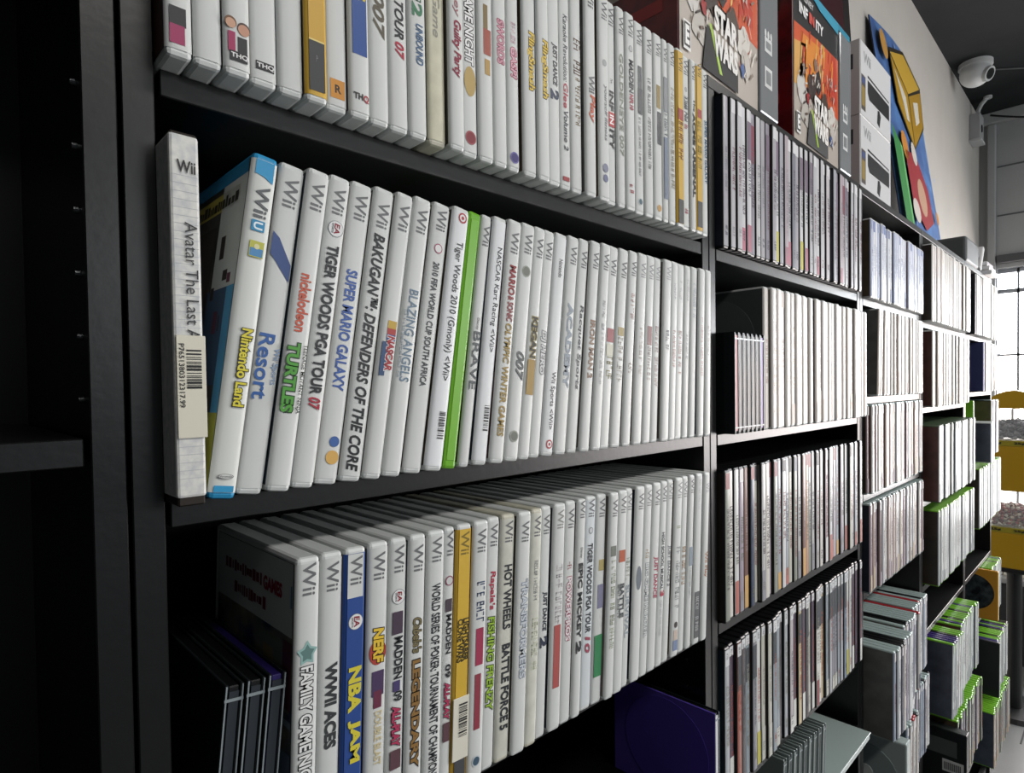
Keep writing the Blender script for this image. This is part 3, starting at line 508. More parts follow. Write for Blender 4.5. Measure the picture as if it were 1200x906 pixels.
class Cover:
    """printed wrap of one case: spine, its two sides and what is printed on it. x from -t to 0, spine faces -y"""
    def __init__(self, t, d, h, front, side, lip=0.0034, edge=None, r=0.002):
        self.t, self.h, self.d = t, h, d
        self.mb = MB()
        self.k = 0
        e = edge or front
        X0, X1, Y = -t - 0.00018, 0.00018, -0.0004
        q = r / 0.002
        sh = [(0.0, 0.0022), (0.0004 * q, 0.0008), (0.0016 * q, 0.0001), (0.0032 * q, Y)]
        prof = [(X0, d * 0.94)] + [(X0 + u, v) for u, v in sh] + [(X1 - u, v) for u, v in reversed(sh)] + [(X1, d * 0.94)]
        ms = [side, e, e, front, front, front, e, e, side]
        mb, n = self.mb, len(self.mb.v)
        for p in prof[1:-1]:
            mb.v += [(p[0], p[1], lip), (p[0], p[1], h - lip)]
        for i in range(len(prof) - 3):
            mb.sm.add(len(mb.f))
            mb.f.append((n + 2 * i, n + 2 * i + 2, n + 2 * i + 3, n + 2 * i + 1))
            mb.m.append(mb.mi(ms[i + 1]))
        for p, q in ((prof[0], prof[1]), (prof[-2], prof[-1])):
            mb.poly([(p[0], p[1], lip), (q[0], q[1], lip), (q[0], q[1], h - lip), (p[0], p[1], h - lip)], side)
        self.lo, self.hi = lip * 1000 + 0.2, (h - lip) * 1000 - 0.2
    def lay(self):
        self.k += 1
        return -0.0005 - 0.00005 * self.k
    def clampz(self, z):
        return max(self.lo, min(self.hi, z)) / 1000
    def block(self, z0, z1, c, w=0.92, off=0.0):
        z0, z1 = self.clampz(z0), self.clampz(z1)
        hw = min(w * self.t / 2, self.t / 2 - 0.0019)
        xc = -self.t / 2 + off * self.t
        a, b = max(xc - hw, -self.t + 0.0018), min(xc + hw, -0.0018)
        y = self.lay()
        self.mb.poly([(a, y, z1), (b, y, z1), (b, y, z0), (a, y, z0)], paper(c))
    def disc(self, z, c, d, off=0.0, sx=1.0, n=20):
        y = self.lay()
        xc, z = -self.t / 2 + off * self.t, z / 1000
        r = d / 2000
        rx = min(r * sx, self.t / 2 - 0.0012)
        self.mb.poly([(xc + rx * math.cos(6.28319 * i / n), y, z + r * math.sin(6.28319 * i / n)) for i in range(n)], paper(c))
    def marks(self, z0, z1, c, hf, off, seed):
        """worn lettering that cannot be read: short strokes"""
        r = random.Random(seed)
        y = self.lay()
        hh = hf * self.t
        xc = -self.t / 2 + off * self.t
        z = z0 / 1000
        m = paper(c)
        # each pseudo letter: a few strokes along and across the line
        aw = max(0.0013, min(0.0042, hh * 0.55))
        th = max(0.00028, aw * 0.2)
        def q(za, zb, xa, xb):
            za, zb = max(za, z1 / 1000), max(zb, z1 / 1000)
            if za - zb > 0.00005:
                self.mb.poly([(xa, y, zb), (xb, y, zb), (xb, y, za), (xa, y, za)], m)
        while z > z1 / 1000 + aw * 0.6:
            if r.random() < 0.14:
                z -= aw * 0.7
                continue
            L = aw * r.uniform(0.62, 0.85)
            lo = xc - hh / 2
            if r.random() < 0.85:
                q(z, z - th * 1.2, lo, lo + hh * r.choice((1, 1, 0.7)))
            if r.random() < 0.6:
                q(z - L + th * 1.2, z - L, lo + hh * r.choice((0, 0, 0.4)), lo + hh)
            for f in (0.0, 0.45, 0.88):
                if r.random() < 0.5:
                    q(z, z - L, lo + hh * f, lo + hh * (f + 0.13))
            z -= aw
    def bars(self, z0, z1, c, off, seed=3, w=0.36):
        r = random.Random(seed)
        y = self.lay()
        xc = -self.t / 2 + off * self.t
        z, m = z0 / 1000, paper(c)
        while z > z1 / 1000:
            L = r.choice((0.0004, 0.0004, 0.0008, 0.0012))
            self.mb.poly([(xc - w * self.t / 2, y, z - L), (xc + w * self.t / 2, y, z - L), (xc + w * self.t / 2, y, z), (xc - w * self.t / 2, y, z)], m)
            z -= L + r.choice((0.0004, 0.0006, 0.001))
    def text(self, mb, z0, z1, s, c, hf=0.5, off=0.0, bold=0.02, shear=0.0, outline=None):
        """lettering running down the spine"""
        z0, z1 = z0 / 1000, z1 / 1000
        hh = hf * self.t
        xa = -self.t / 2 + off * self.t - hh / 2
        y = self.lay()
        self.k += 1
        if isinstance(mb, list):
            mb.append(MB())
            mb = mb[-1]
        put_text(mb, s, paper(c), lambda u, v, l: (xa + v * hh, y - 0.00005 * l, z0 + (z1 - z0) * u), bold, shear, paper(outline) if outline else None)
    def upright(self, mb, zc, s, c, wf=0.7, hmm=3.2, bold=0.03, off=0.0, skew=0.0):
        w = wf * self.t
        xa = -self.t / 2 + off * self.t - w / 2
        y = self.lay()
        if isinstance(mb, list):
            mb.append(MB())
            mb = mb[-1]
        put_text(mb, s, paper(c), lambda u, v, l: (xa + u * w, y, (zc + (v - 0.5) * hmm) / 1000), bold, skew)

def draw(cv, tx, els, seed):
    """cv: Cover; tx: MB that takes the lettering"""
    for n, e in enumerate(els):
        k = e[0]
        if k == 'W':
            cv.text(tx, e[1], e[2], 'Wii', e[3], 0.56, 0.03, 0.012)
        elif k == 'T':
            cv.text(tx, *e[1:])
        elif k == 'B':
            cv.block(e[2], e[1], *e[3:])
        elif k == 'O':
            cv.disc((e[1] + e[2]) / 2, e[3], abs(e[1] - e[2]), 0.02, e[4] * cv.t * 1000 / abs(e[1] - e[2]))
        elif k == 'C':
            if e[4]:
                cv.disc(e[1], e[4], e[3], e[5] + 0.02)
                cv.disc(e[1], e[2], e[3] * 0.78, e[5] + 0.02)
            else:
                cv.disc(e[1], e[2], e[3], e[5] + 0.02)
        elif k == 'M':
            cv.marks(e[1], e[2], e[3], e[4], e[5], seed * 31 + n)
        elif k == 'R':
            cv.bars(e[1], e[2], e[3], e[4], seed)
        elif k == 'S':
            y = cv.lay()
            a, b = e[1] / 1000, e[2] / 1000
            x0, x1 = -cv.t + 0.0008, -0.0012
            cv.mb.poly([(x0, y, a), (x0 + 0.004, y, a - 0.003), (x1, y, b + 0.004), (x1, y, b - 0.006), (x0, y, a - 0.013)], paper(e[3]))
        elif k == 'G':
            for c, d in (('#a8343c', 7.6), ('#e2e2e2', 5.2), ('#a8343c', 2.6)):
                cv.disc(e[1], c, d, 0.08)
        elif k == 'E':
            cv.disc(e[1], '#7e8284', 10.0, 0.04)
            cv.disc(e[1], '#dfe1e1', 9.3, 0.04)
            cv.text(tx, e[1] + 3.4, e[1] - 3.2, 'EA', '#8a2030', 0.26, 0.09, 0.03, 0.1)
            cv.text(tx, e[1] + 3.0, e[1] - 3.0, 'SPORTS', '#5a5c60', 0.09, -0.12, 0.03)
        elif k == 'H':
            cv.upright(tx, e[1], e[2], e[3], 0.66 if len(e[2]) > 1 else 0.3, 3.0 if len(e[2]) > 1 else 5.0, 0.03, 0.05)
        elif k == 'h':
            cv.upright(tx, e[1], e[2][:2], e[3], 0.46, 4.0, 0.04, -0.1)
            cv.upright(tx, e[1] - 0.8, e[2][2:], '#a8303c', 0.26, 5.0, 0.04, 0.28)
        elif k == 'P':
            y = cv.lay()
            xc, z = -cv.t / 2, e[1] / 1000
            pts = []
            for i in range(10):
                r = 0.0066 if i % 2 == 0 else 0.0040
                a = math.pi / 2 + i * math.pi / 5
                pts.append((xc + r * math.cos(a), y, z + r * 1.15 * math.sin(a)))
            cv.mb.poly(pts, paper(e[2]))
            cv.mb.poly([(p[0] * 0.7 + xc * 0.3, p[1] - 0.00004, p[2] * 0.7 + z * 0.3) for p in pts], paper('#5f7f7c'))

def label_row(feature, n, row):
    s = 'white case, %s, %s from left in %s white row' % (feature, ordn(n), row)
    return s

def side_quad(cv, y0, y1, z0, z1, c, lvl):
    x = -cv.t - 0.0002 - 0.00005 * lvl
    cv.mb.poly([(x, y0, z0), (x, y0, z1), (x, y1, z1), (x, y1, z0)], paper(c))

SIDE_ART = ['#3c3630', '#4a5260', '#5a3a34', '#34424e', '#6a6a66', '#584c3c', '#2e3440', '#77706a']
def build_white_row(rows, row_word, z, h, group, jit):
    for n, (xb, ln, t, pc, feat, els) in enumerate(rows):
        t = t / 1000 - 0.0002
        xb /= 1000
        jy = 0.0 if n == 0 else jit.uniform(-0.0022, 0.0022)
        yb = -0.018 + jy
        els = list(els)
        shell = WHITE_PLASTIC
        front = pc
        side = mat(SIDE_ART[jit.randrange(len(SIDE_ART))], 0.35, 0.5, noise=0.5, nscale=30)
        d = 0.135
        if pc == 'GREEN' or feat == 'GREEN':
            root = thing('green_game_case', 'blank green game case leaning among the middle white row', 'game case', (xb, yb, z), group)
            root.rotation_euler = (0, math.asin(ln / 1000 / h), 0)
            link('case_shell', shell_mesh(t, d, h, mat('#6cae28', 0.25, 0.5)), root)
            MB().box(-t + 0.0024, -0.0024, -0.00045, 0.0012, 0.006, h - 0.006, mat('#74b432', 0.3, 0.5), 0.0004, 1).build('spine_window', root)
            continue
        if feat == 'BOX':
            root = thing('game_box', 'white taped cardboard sleeve box upright at shelf end with a barcode label', 'game box', (xb + 0.0004, yb - 0.004, z))
            t = 0.0139
            MB().box(-t + 0.0006, -0.0006, 0.0008, d - 0.004, 0.0, h - 0.001, mat('#26211d', 0.6, 0.3), 0.0008, 1).build('inner_tray', root)
            SLV = mat('#dcdcd6', 0.45, 0.4, noise=0.12, nscale=220, n2='#bfc2c4')
            MB().box(-t, 0, 0, d, 0.0042, h - 0.0022, SLV, 0.0015, 2).build('cardboard_sleeve', root)
            cv = Cover(t, d, h, paper('#dcdcd6'), paper('#c8c8c2'), 0.008)
            tx = []
            cv.k = 2
            cv.upright(tx, 170.5, 'Wii', '#1f2022', 0.62, 6.2, 0.018, 0.05)
            cv.text(tx, 143, 84, 'Avatar The Last A', '#2a2b2e', 0.42, 0.16, 0.0)
            for q in tx:
                q.build('title', root)
            pl = MB()
            for q, zz in enumerate(range(14, 170, 4)):
                pl.box(-t + 0.001, -0.001, -0.00012, 0, zz / 1000, zz / 1000 + 0.00025, mat('#b4b8bc', 0.3, 0.5))
            pl.build('tape_lines', root)
            lb = MB().box(-t + 0.0009, 0.0006, -0.0011, -0.0006, 0.0345, 0.0862, mat('#d8d5c4', 0.4, 0.4), 0.0002, 1)
            lb.build('price_label', root)
            cv = Cover(t, d, h, INK, INK, 0.008)
            cv.mb = MB()
            cv.k = 16
            cv.bars(79, 60, '#1c1c1c', 0.14, 5, 0.5)
            cv.text(cv.mb, 82, 50, 'P7651380312317.99', '#2a2a2a', 0.18, -0.27, 0.01)
            cv.mb.build('label_print', root)
            continue
        if feat == 'WIIU':
            root = thing('white_game_case', 'pale case with blue plastic ends leaning beside the cardboard sleeve box', 'game case', (xb, yb, z), group)
            root.rotation_euler = (0, math.asin(ln / 1000 / h), 0)
            link('case_shell', shell_mesh(t, d, h, BLUE_PLASTIC), root)
            cv = Cover(t, d, h, paper('#d3d6d2'), mat('#41403a', 0.35, 0.5, noise=0.5, nscale=35), 0.0036)
            tx = []
            cv.block(186, 177, '#2f93c4', 0.98)
            cv.mb.poly([(-t + 0.0019, cv.lay(), 0.1772), (-0.0019, cv.lay(), 0.1772), (-0.0019, cv.lay(), 0.1735), (-t / 2, cv.lay(), 0.1762)], paper('#2f93c4'))
            cv.block(7.2, 3, '#2f93c4', 0.98)
            cv.text(tx, 171, 153, 'Wii', '#5e6264', 0.54, 0.03, 0.014)
            cv.block(151.5, 145.5, '#2a86b4', 0.52, 0.0)
            cv.text(tx, 150.6, 146.4, 'U', '#e4eef2', 0.36, 0.0, 0.03)
            cv.block(140, 131, '#b8b84c', 0.56, 0.05)
            cv.block(136, 131.5, '#4a86b8', 0.5, 0.05)
            cv.disc(137, '#d8d4a0', 3, 0.05)
            cv.text(tx, 92, 49, 'Nintendo Land', '#d8cc3c', 0.48, 0.12, 0.03, 0, '#2b2a1c')
            cv.disc(12.2, '#6a6c6c', 2.6, 0.0, 3.2)
            cv.disc(12.2, '#d3d6d2', 2.1, 0.0, 3.6)
            cv.upright(tx, 12.2, 'Nintendo', '#6a6c6c', 0.5, 1.2, 0.01)
            # the back cover that shows in the gap
            for q in ((0.004, 0.126, 0.178, 0.186, '#2f7ca6'), (0.003, 0.04, 0.115, 0.178, '#b9bdb8'), (0.012, 0.11, 0.163, 0.174, '#a89c4a'), (0.003, 0.014, 0.045, 0.115, '#4a8fb4'),
                      (0.014, 0.05, 0.06, 0.115, '#39506a'), (0.045, 0.11, 0.07, 0.155, '#3a3632'), (0.003, 0.05, 0.005, 0.045, '#a9aa46')):
                side_quad(cv, *q, lvl=1)
            q = random.Random(9)
            for k in range(16):
                yy, zz = q.uniform(0.006, 0.09), q.uniform(0.07, 0.155)
                side_quad(cv, yy, yy + q.uniform(0.001, 0.008), zz, zz + q.uniform(0.004, 0.014), q.choice(('#2e2822', '#7a4a34', '#5a3040', '#8c8470')), 2)
            yy = 0.1
            while yy > 0.016:
                L = q.uniform(0.002, 0.006)
                side_quad(cv, yy - L, yy, 0.1645, 0.1645 + q.uniform(0.004, 0.008), '#2c2a22', 3)
                yy -= L + 0.001
            cvr = cv.mb.build('cover_sleeve', root)
            for q in tx:
                q.build('title', cvr)
            continue
        if feat == 'GOLDL':
            feat, lab = 'gold spine with a stuck-on barcode label', True
        else:
            lab = False
        cream = pc in ('#cfccb4', '#cfcfc4', '#d0d1c6')
        root = thing('white_game_case', label_row(feat, n + 1, row_word), 'game case', (xb, yb, z), group)
        if ln:
            root.rotation_euler = (0, math.asin(ln / 1000 / h), 0)
        link('case_shell', shell_mesh(t, d, h, CREAM_PLASTIC if cream else WHITE_PLASTIC), root)
        fm = mat(pc, 0.36, 0.5, noise=0.16, nscale=70) if cream else paper(pc)
        if row_word == 'lower' and n == 0:
            side = mat('#26344e', 0.35, 0.5, noise=0.6, nscale=40, n2='#8a8a70')
        cv = Cover(t, d, h, fm, side, 0.0036)
        tx = []
        draw(cv, tx, els, n + len(row_word) * 50)
        if lab:
            lb = MB().box(-t - 0.0004, 0.0004, -0.0014, -0.0006, 0.022, 0.0665, mat('#d9d7c8', 0.4, 0.4), 0.0003, 1)
            lb.build('price_label', root)
            pr = Cover(t, d, h, INK, INK)
            pr.mb = MB()
            pr.k = 24
            pr.bars(62, 38, '#2a2a2a', 0.12, 9, 0.55)
            pr.mb.build('label_print', root)
        if row_word == 'lower' and n == 0:
            side_quad(cv, 0.004, 0.126, 0.143, 0.186, '#bfc4c2', 1)
            side_quad(cv, 0.0045, 0.0065, 0.16, 0.173, '#5a86a4', 2)
            side_quad(cv, 0.006, 0.05, 0.098, 0.138, '#6a7466', 1)
            side_quad(cv, 0.004, 0.016, 0.1, 0.14, '#5a3440', 2)
            side_quad(cv, 0.03, 0.045, 0.105, 0.13, '#8a7c50', 2)
            side_quad(cv, 0.004, 0.07, 0.09, 0.094, '#8a96a0', 2)
            side_quad(cv, 0.004, 0.02, 0.03, 0.075, '#6d7f94', 2)
            q = random.Random(5)
            for zz, y0, y1 in ((0.168, 0.05, 0.112), (0.154, 0.045, 0.095)):
                y = y1
                while y > y0:
                    L = q.uniform(0.002, 0.005)
                    dz = q.uniform(0.002, 0.004)
                    side_quad(cv, y - L, y, zz - dz, zz + dz, '#6c2030', 3)
                    y -= L + q.uniform(0.0006, 0.002)
            tx.append(MB())
            put_text(tx[-1], 'GAMES', paper('#8c1f38'), lambda u, v, l: (-t - 0.0005, 0.046 - 0.028 * u, 0.163 + 0.009 * v), 0.045)
        c = cv.mb.build('cover_sleeve', root)
        for q in tx:
            if q.v:
                q.build('title', c)
build_white_row(ROW_TOP, 'top', 1.6397, 0.187, 'white-spined cases on the top shelf', random.Random(1))
build_white_row(ROW_MIDDLE, 'middle', 1.4132, 0.189, 'white-spined cases on the middle shelf', random.Random(2))
build_white_row(ROW_LOWER, 'lower', 1.1832, 0.190, 'white-spined cases on the lower shelf', random.Random(3))

# ------------------------------------------------------------------ the other bookcases' rows
STYLE = {
    # shell, paper colours, stroke colours, edge
    'mauve': dict(shell=BLACK_PLASTIC, paper=['#b9b8bc', '#c6c6c8', '#a9a7ad', '#cfcfd2', '#b3a7ae', '#8f8b96', '#bcbcc0', '#d6d6d8', '#7d7f8a', '#c9c4c8', '#a8aab2', '#dddde0'],
                  ink=['#5f5560', '#7c4a58', '#4a4e58', '#8a8a90'], top=['#7c3a4c', '#77687a', '#8f4a5c', None, None, '#d8d8da', '#d8d8da', None], foot=[None, None, None, '#c0b83a', '#b06a7c', None, None, None, None], words=['mauve', 'grey', 'silver-grey', 'pale', 'dusty pink', 'slate', 'ash', 'white', 'blue-grey', 'pinkish', 'steel-grey', 'bright white']),
    'mixed': dict(shell=BLACK_PLASTIC, paper=['#2c3c54', '#a6a3a6', '#b48a70', '#6d4a40', '#b5b5b5', '#c0c0b4', '#9a8f9c', '#cfcfcf', '#8a8f84', '#b8a8ac', '#9ca4ac', '#d2cfc8', '#84787c', '#b4acb4'],
                  ink=['#4a4048', '#8a4a4c', '#3a4250', '#6a6a58', '#94807c'], top=[None, '#cfcfd0', '#3a3a40', '#8c4a4c', None, '#c8c8c4', '#5a5e70'], foot=['#c0b844', '#8c8c94', None, '#b06a60', None, None, '#c8a060', None, None, '#d8d8d8'], words=['navy', 'grey-mauve', 'tan', 'brown', 'light grey', 'pale olive', 'lilac', 'white', 'sage', 'dusty rose', 'blue-grey', 'ivory', 'taupe', 'lavender']),
    'labelled': dict(shell=BLACK_PLASTIC, paper=['#8d98a0', '#c9cac8', '#3c3438', '#a8acb0', '#4a3a4c', '#b9b9ae', '#7a8a9c', '#c4b490', '#9a5a4c', '#d6d6d0', '#84848c', '#b8b0b4'],
                  ink=['#4a4a50', '#a8503c', '#3a4654', '#8c8c80'], top=['#d9d9da', '#d0d2d4', '#dcdcdc', '#c8ccce'], foot=[None, '#c9963c', None, None, '#d4d4d0', None, '#8c4a50', '#b8b04a', None, '#c0c0b8', None, None], words=['slate', 'white', 'charcoal', 'grey', 'plum', 'stone', 'steel-blue', 'sand', 'rust', 'ivory', 'ash', 'pinkish']),
    'pale': dict(shell=WHITE_PLASTIC, paper=['#d8d2cc', '#dcd8d4', '#d0c8c0', '#dedad8', '#d6ccc4', '#e0dcd6', '#cfc8c2'],
                 ink=['#b4988c', '#a8a09c', '#b09c80', '#9c8c88', '#c0a8a0'], top=[None, None, None, '#c8bcb4'], foot=[None, None, '#d8c8b8', '#cbb8b0'], words=['cream', 'off-white', 'beige', 'white', 'warm white', 'ivory', 'pale tan']),
    'bluish': dict(shell=WHITE_PLASTIC, paper=['#d4d8e4', '#dcdfe8', '#c4cadc', '#e0e2e8', '#ccd2e0', '#b4bcd4'],
                   ink=['#7c86a8', '#98a0b8', '#a8acc0', '#6c7490'], top=[None, '#98a4c8', None, '#6c7cac'], foot=[None, '#a4aec8', None], words=['pale blue', 'ice-white', 'blue-grey', 'white', 'cool grey', 'light blue']),
    'slim': dict(shell=CLEAR_GREY, paper=['#d4cec8', '#c8b8b4', '#dcdad6', '#b8a49c', '#9c8c94', '#d8d0c4', '#7c6a6c', '#c4c4c8', '#e0dedc'],
                 ink=['#8c7068', '#70606c', '#a48c80', '#585058'], top=['#dededd', '#cfcfd2', '#d8d4d2'], foot=[None, '#c8b8a0', '#a89ca4', None], words=['cream', 'dusty pink', 'off-white', 'tan', 'mauve', 'beige', 'plum-brown', 'light grey', 'white']),
    'silver': dict(shell=CLEAR_GREY, paper=['#b4b8bc', '#a4a0ac', '#d0d2d4', '#8c98a8', '#c8c4c0', '#787a8c', '#4a4c58', '#c0b4b8', '#dcdcdc'],
                   ink=['#50545c', '#8c4a50', '#6c7480', '#9aa0a4'], top=['#dadcdd', '#c8cacc', '#d4d0d2'], foot=[None, '#d4d4cc', '#5a6274', None], words=['silver', 'mauve-grey', 'white', 'steel-blue', 'stone', 'slate', 'charcoal', 'pinkish', 'bright white']),
    'greenw': dict(shell=GREEN_PLASTIC, paper=['#d4d8d6', '#c8ccca', '#b4b8b8', '#dcdedc', '#a8aeb0', '#ccd2d0'],
                   ink=['#848a8c', '#5c6468', '#a0a4a4', '#8c5a60'], top=['#d4dcd0', '#c4d4b8', None], foot=[None, '#9aa0a4', None], words=['white', 'light grey', 'grey', 'bright white', 'mid grey', 'pale grey']),
    'greend': dict(shell=GREEN_PLASTIC, paper=['#2c3030', '#585c60', '#8c8890', '#a49890', '#6c7468', '#b8bcb8', '#74646c'],
                   ink=['#9aa0a0', '#8c7a60', '#c0c4c0', '#a85a50'], top=['#c4d0b8', None, '#9cb87c'], foot=[None, '#8c8c84', '#b49a78'], words=['black', 'dark grey', 'mauve-grey', 'taupe', 'moss', 'pale grey', 'plum']),
}
PURPLE_PLASTIC = mat('#3a2c6c', 0.3, 0.5)
RED_PLASTIC = mat('#9c2a30', 0.3, 0.5)
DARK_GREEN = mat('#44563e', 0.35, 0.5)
STYLE['silver']['shells'] = [CLEAR_GREY, CLEAR_GREY, BLACK_PLASTIC, CLEAR_GREY, RED_PLASTIC, CLEAR_GREY, CLEAR_GREY, BLACK_PLASTIC, CLEAR_GREY, CLEAR_GREY, CLEAR_GREY]
STYLE['greenlow'] = dict(STYLE['greenw'], shells=[GREEN_PLASTIC, BLACK_PLASTIC, GREEN_PLASTIC, GREEN_PLASTIC, PURPLE_PLASTIC, GREEN_PLASTIC, BLACK_PLASTIC])
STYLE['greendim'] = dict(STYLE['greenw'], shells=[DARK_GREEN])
DESIGN = {}
def spine_design(style, k, t, d, h):
    key = (style, k, t, d, h)
    if key in DESIGN:
        return DESIGN[key]
    r = random.Random(k * 77 + len(style) * 13)
    st = STYLE[style]
    pc = st['paper'][k % len(st['paper'])]
    dark = st['shell'] is BLACK_PLASTIC
    cv = Cover(t, d, h, sleeve(pc), mat(SIDE_ART[k % 8], 0.35, 0.5, noise=0.4, nscale=30), 0.0032, edge=BLACK_PLASTIC if dark else None, r=0.0017 if dark else 0.002)
    H = h * 1000
    top = r.choice(st['top'])
    foot = r.choice(st['foot'])
    ink = r.choice(st['ink'])
    if style == 'mauve' and top:
        if top == '#d8d8da':
            cv.block(H - 4, H - 20, top, 0.9)
        else:
            cv.block(H - 18, H - 66, top, 0.9)
    elif top:
        cv.block(H - 4, H - r.choice((16, 20, 20, 24)), top, 0.9)
        if style == 'labelled':
            cv.marks(H - 8, H - 17, '#5a5a60', 0.3, 0, k)
            if r.random() < 0.6:
                cv.block(H - 20, H - 64, '#3a4046', 0.9)
    if foot:
        cv.block(r.uniform(24, 52), 4, foot, 0.9)
    a = H * r.uniform(0.62, 0.78)
    b = H * r.uniform(0.2, 0.42)
    cv.marks(a, b, ink, r.uniform(0.3, 0.55), 0.05, k)
    if r.random() < 0.5:
        cv.marks(H * 0.15, H * 0.08, r.choice(st['ink']), 0.4, 0, k + 5)
    DESIGN[key] = (cv.mb.mesh('cover_sleeve'), st['words'][k % len(st['words'])])
    return DESIGN[key]

ROWS_USED = {}
def place_case(name, cat, root_loc, lean, t, d, h, style, k, label, group):
    root = thing(name, label, cat, root_loc, group)
    root.rotation_euler = (0, lean, 0)
    sh = STYLE[style].get('shells')
    link('case_shell', shell_mesh(t, d, h, sh[k % len(sh)] if sh else STYLE[style]['shell']), root)
    link('cover_sleeve', spine_design(style, k, t, d, h)[0], root)
    return root
def fill_row(where, z, h, t, d, x0, x1, style, yf=-0.018, leans=None, seed=1, name='game_case', kinds=26, gapchance=0.05, start=1, step=0.0, sunk=0.004):
    """cases side by side on one shelf, each its own thing; leans: angle of the first ones, dying away"""
    r = random.Random(seed)
    if name == 'game_case':
        name = 'slim_game_case' if t < 0.0135 and style in ('pale', 'slim', 'silver') else 'white_game_case' if style in ('pale', 'bluish') else 'game_case'
    x, n, prev = x0, start, None
    while True:
        th = 0.0
        if leans and n - start < len(leans):
            th = leans[n - start]
        w = t / math.cos(th) + 0.0006 + (max(0.0, h * (math.sin(prev) - math.sin(th))) if prev is not None else (0.0 if not th else 0.0))
        if prev is not None and r.random() < gapchance:
            w += r.uniform(0.001, 0.004)
        if x + w > x1:
            break
        x += w
        k = r.randrange(kinds)
        word = spine_design(style, k, t, d, h)[1]
        lab = '%s-spined %s, %s from left on %s' % (word.replace(' ', '-'), 'game case' if 'slim' not in style else 'slim game case', ordn(n), where)
        place_case(name, 'game case', (x, yf + r.uniform(-sunk, 0.002), z + 0.0003), th, t, d, h, style, k, lab, 'game cases on ' + where)
        prev = th
        n += 1
    return n

JSH, JTRAY = mat('#1c2022', 0.2, 0.5), mat('#0d0e10', 0.35, 0.5)
JEDGE = mat('#8a9498', 0.25, 0.5)
def jewel(label, x, y, z, lean=0.0, spine='#2a2c30', group=None, cover=None, t=0.0104, tray=JTRAY, h=0.125, lid=None):
    """a clear hinged disc case standing upright; x is its right bottom corner"""
    d = 0.142
    root = thing('disc_case', label, 'disc case', (x, y, z), group)
    root.rotation_euler = (0, lean, 0)
    MB().box(-t + 0.0022, -0.0022, 0.0012, d - 0.002, 0.0012, h - 0.0012, tray, 0.0006, 1).build('tray', root)
    MB().box(-t, -t + 0.002, 0, d, 0, h, (lid or JSH) if cover is None else mat(cover, 0.14, 0.5, noise=0.25, nscale=14), 0.0005, 1).build('front_lid', root)
    MB().box(-0.002, 0, 0, d, 0, h, lid or JSH, 0.0005, 1).build('back_lid', root)
    MB().box(-t + 0.0026, -0.0026, 0.0003, 0.0011, 0.004, h - 0.004, paper(spine)).build('spine_inlay', root)
    mb = MB()
    for a in (-t + 0.0004, -0.0012):
        mb.box(a, a + 0.0008, -0.0004, 0.0, 0.0005, h - 0.0005, JEDGE)
    for q in (0.007, h - 0.009):
        mb.box(-t, -0.0002, -0.0006, 0.0, q, q + 0.0016, JEDGE)
    mb.build('hinge_rim', root)
    return root

# second bookcase
B2 = 'second bookcase'
fill_row('top row of second bookcase', 1.6375, 0.187, 0.0141, 0.135, 0.6945, 1.236, 'mauve', seed=11, yf=-0.010, gapchance=0.12)
for k, c in enumerate(['#b0646a', '#44464a', '#3a3a3c', '#4c4c4e', '#5a5654', '#3c3c3e', '#7c6aa8']):
    jewel('%s disc case in the short stack before cream cases, %s from left' % ({0: 'red-edged', 6: 'purple-edged'}.get(k, 'dark-edged'), ordn(k + 1)),
          0.7142 + k * 0.0121, -0.018, 1.4113, 0, c, 'disc cases on the second bookcase', t=0.0112)
ge = thing('white_game_case', 'grey-sided case with a round emboss behind the short disc case stack', 'game case', (0.8070, -0.016, 1.4113))
link('case_shell', shell_mesh(0.0142, 0.135, 0.190, WHITE_PLASTIC), ge)
gc = Cover(0.0142, 0.135, 0.190, paper('#d8d2cc'), mat('#5c6262', 0.4, 0.4), 0.003)
gc.marks(120, 60, '#b4988c', 0.4, 0, 4)
gc.mb.build('cover_sleeve', ge)
MB().cyl((-0.0150, 0.07, 0.12), (-0.0144, 0.07, 0.12), 0.058, 0.058, mat('#676d6d', 0.4, 0.4), 40).build('disc_emboss', ge)
fill_row('second row of second bookcase', 1.411, 0.190, 0.0142, 0.135, 0.8075, 1.236, 'pale', seed=12, gapchance=0.15, start=2)
fill_row('third row of second bookcase', 1.177, 0.190, 0.0139, 0.135, 0.6945, 1.236, 'mixed', seed=13, yf=-0.006, gapchance=0.1)
fill_row('fourth row of second bookcase', 0.957, 0.190, 0.0139, 0.135, 0.6945, 1.236, 'labelled', seed=14, yf=-0.006, gapchance=0.1)
tl = thing('plastic_tray', 'pale translucent plastic tray jutting from low shelf of second bookcase', 'tray', (1.02, -0.03, 0.8323))
MB().box(0, 0.178, 0.0, 0.2, 0, 0.0115, mat('#a9b6b4', 0.25, 0.5), 0.002, 2).build('tray_body', tl)
MB().box(-0.001, 0.179, -0.0015, 0.2, 0.0115, 0.0137, mat('#9fadaa', 0.2, 0.5), 0.0006, 1).build('rim', tl)
for k in range(9):
    jewel('smoky disc case fanned before the plastic tray, %s from left' % ordn(k + 1), 0.862 + k * 0.0168, -0.012 - 0.001 * k, 0.8325, 0.08, ['#6a7470', '#38403e', '#8a9490'][k % 3], 'fanned disc cases', tray=mat('#3a4442', 0.3, 0.5), h=0.104, lid=mat('#7c8886', 0.15, 0.6))

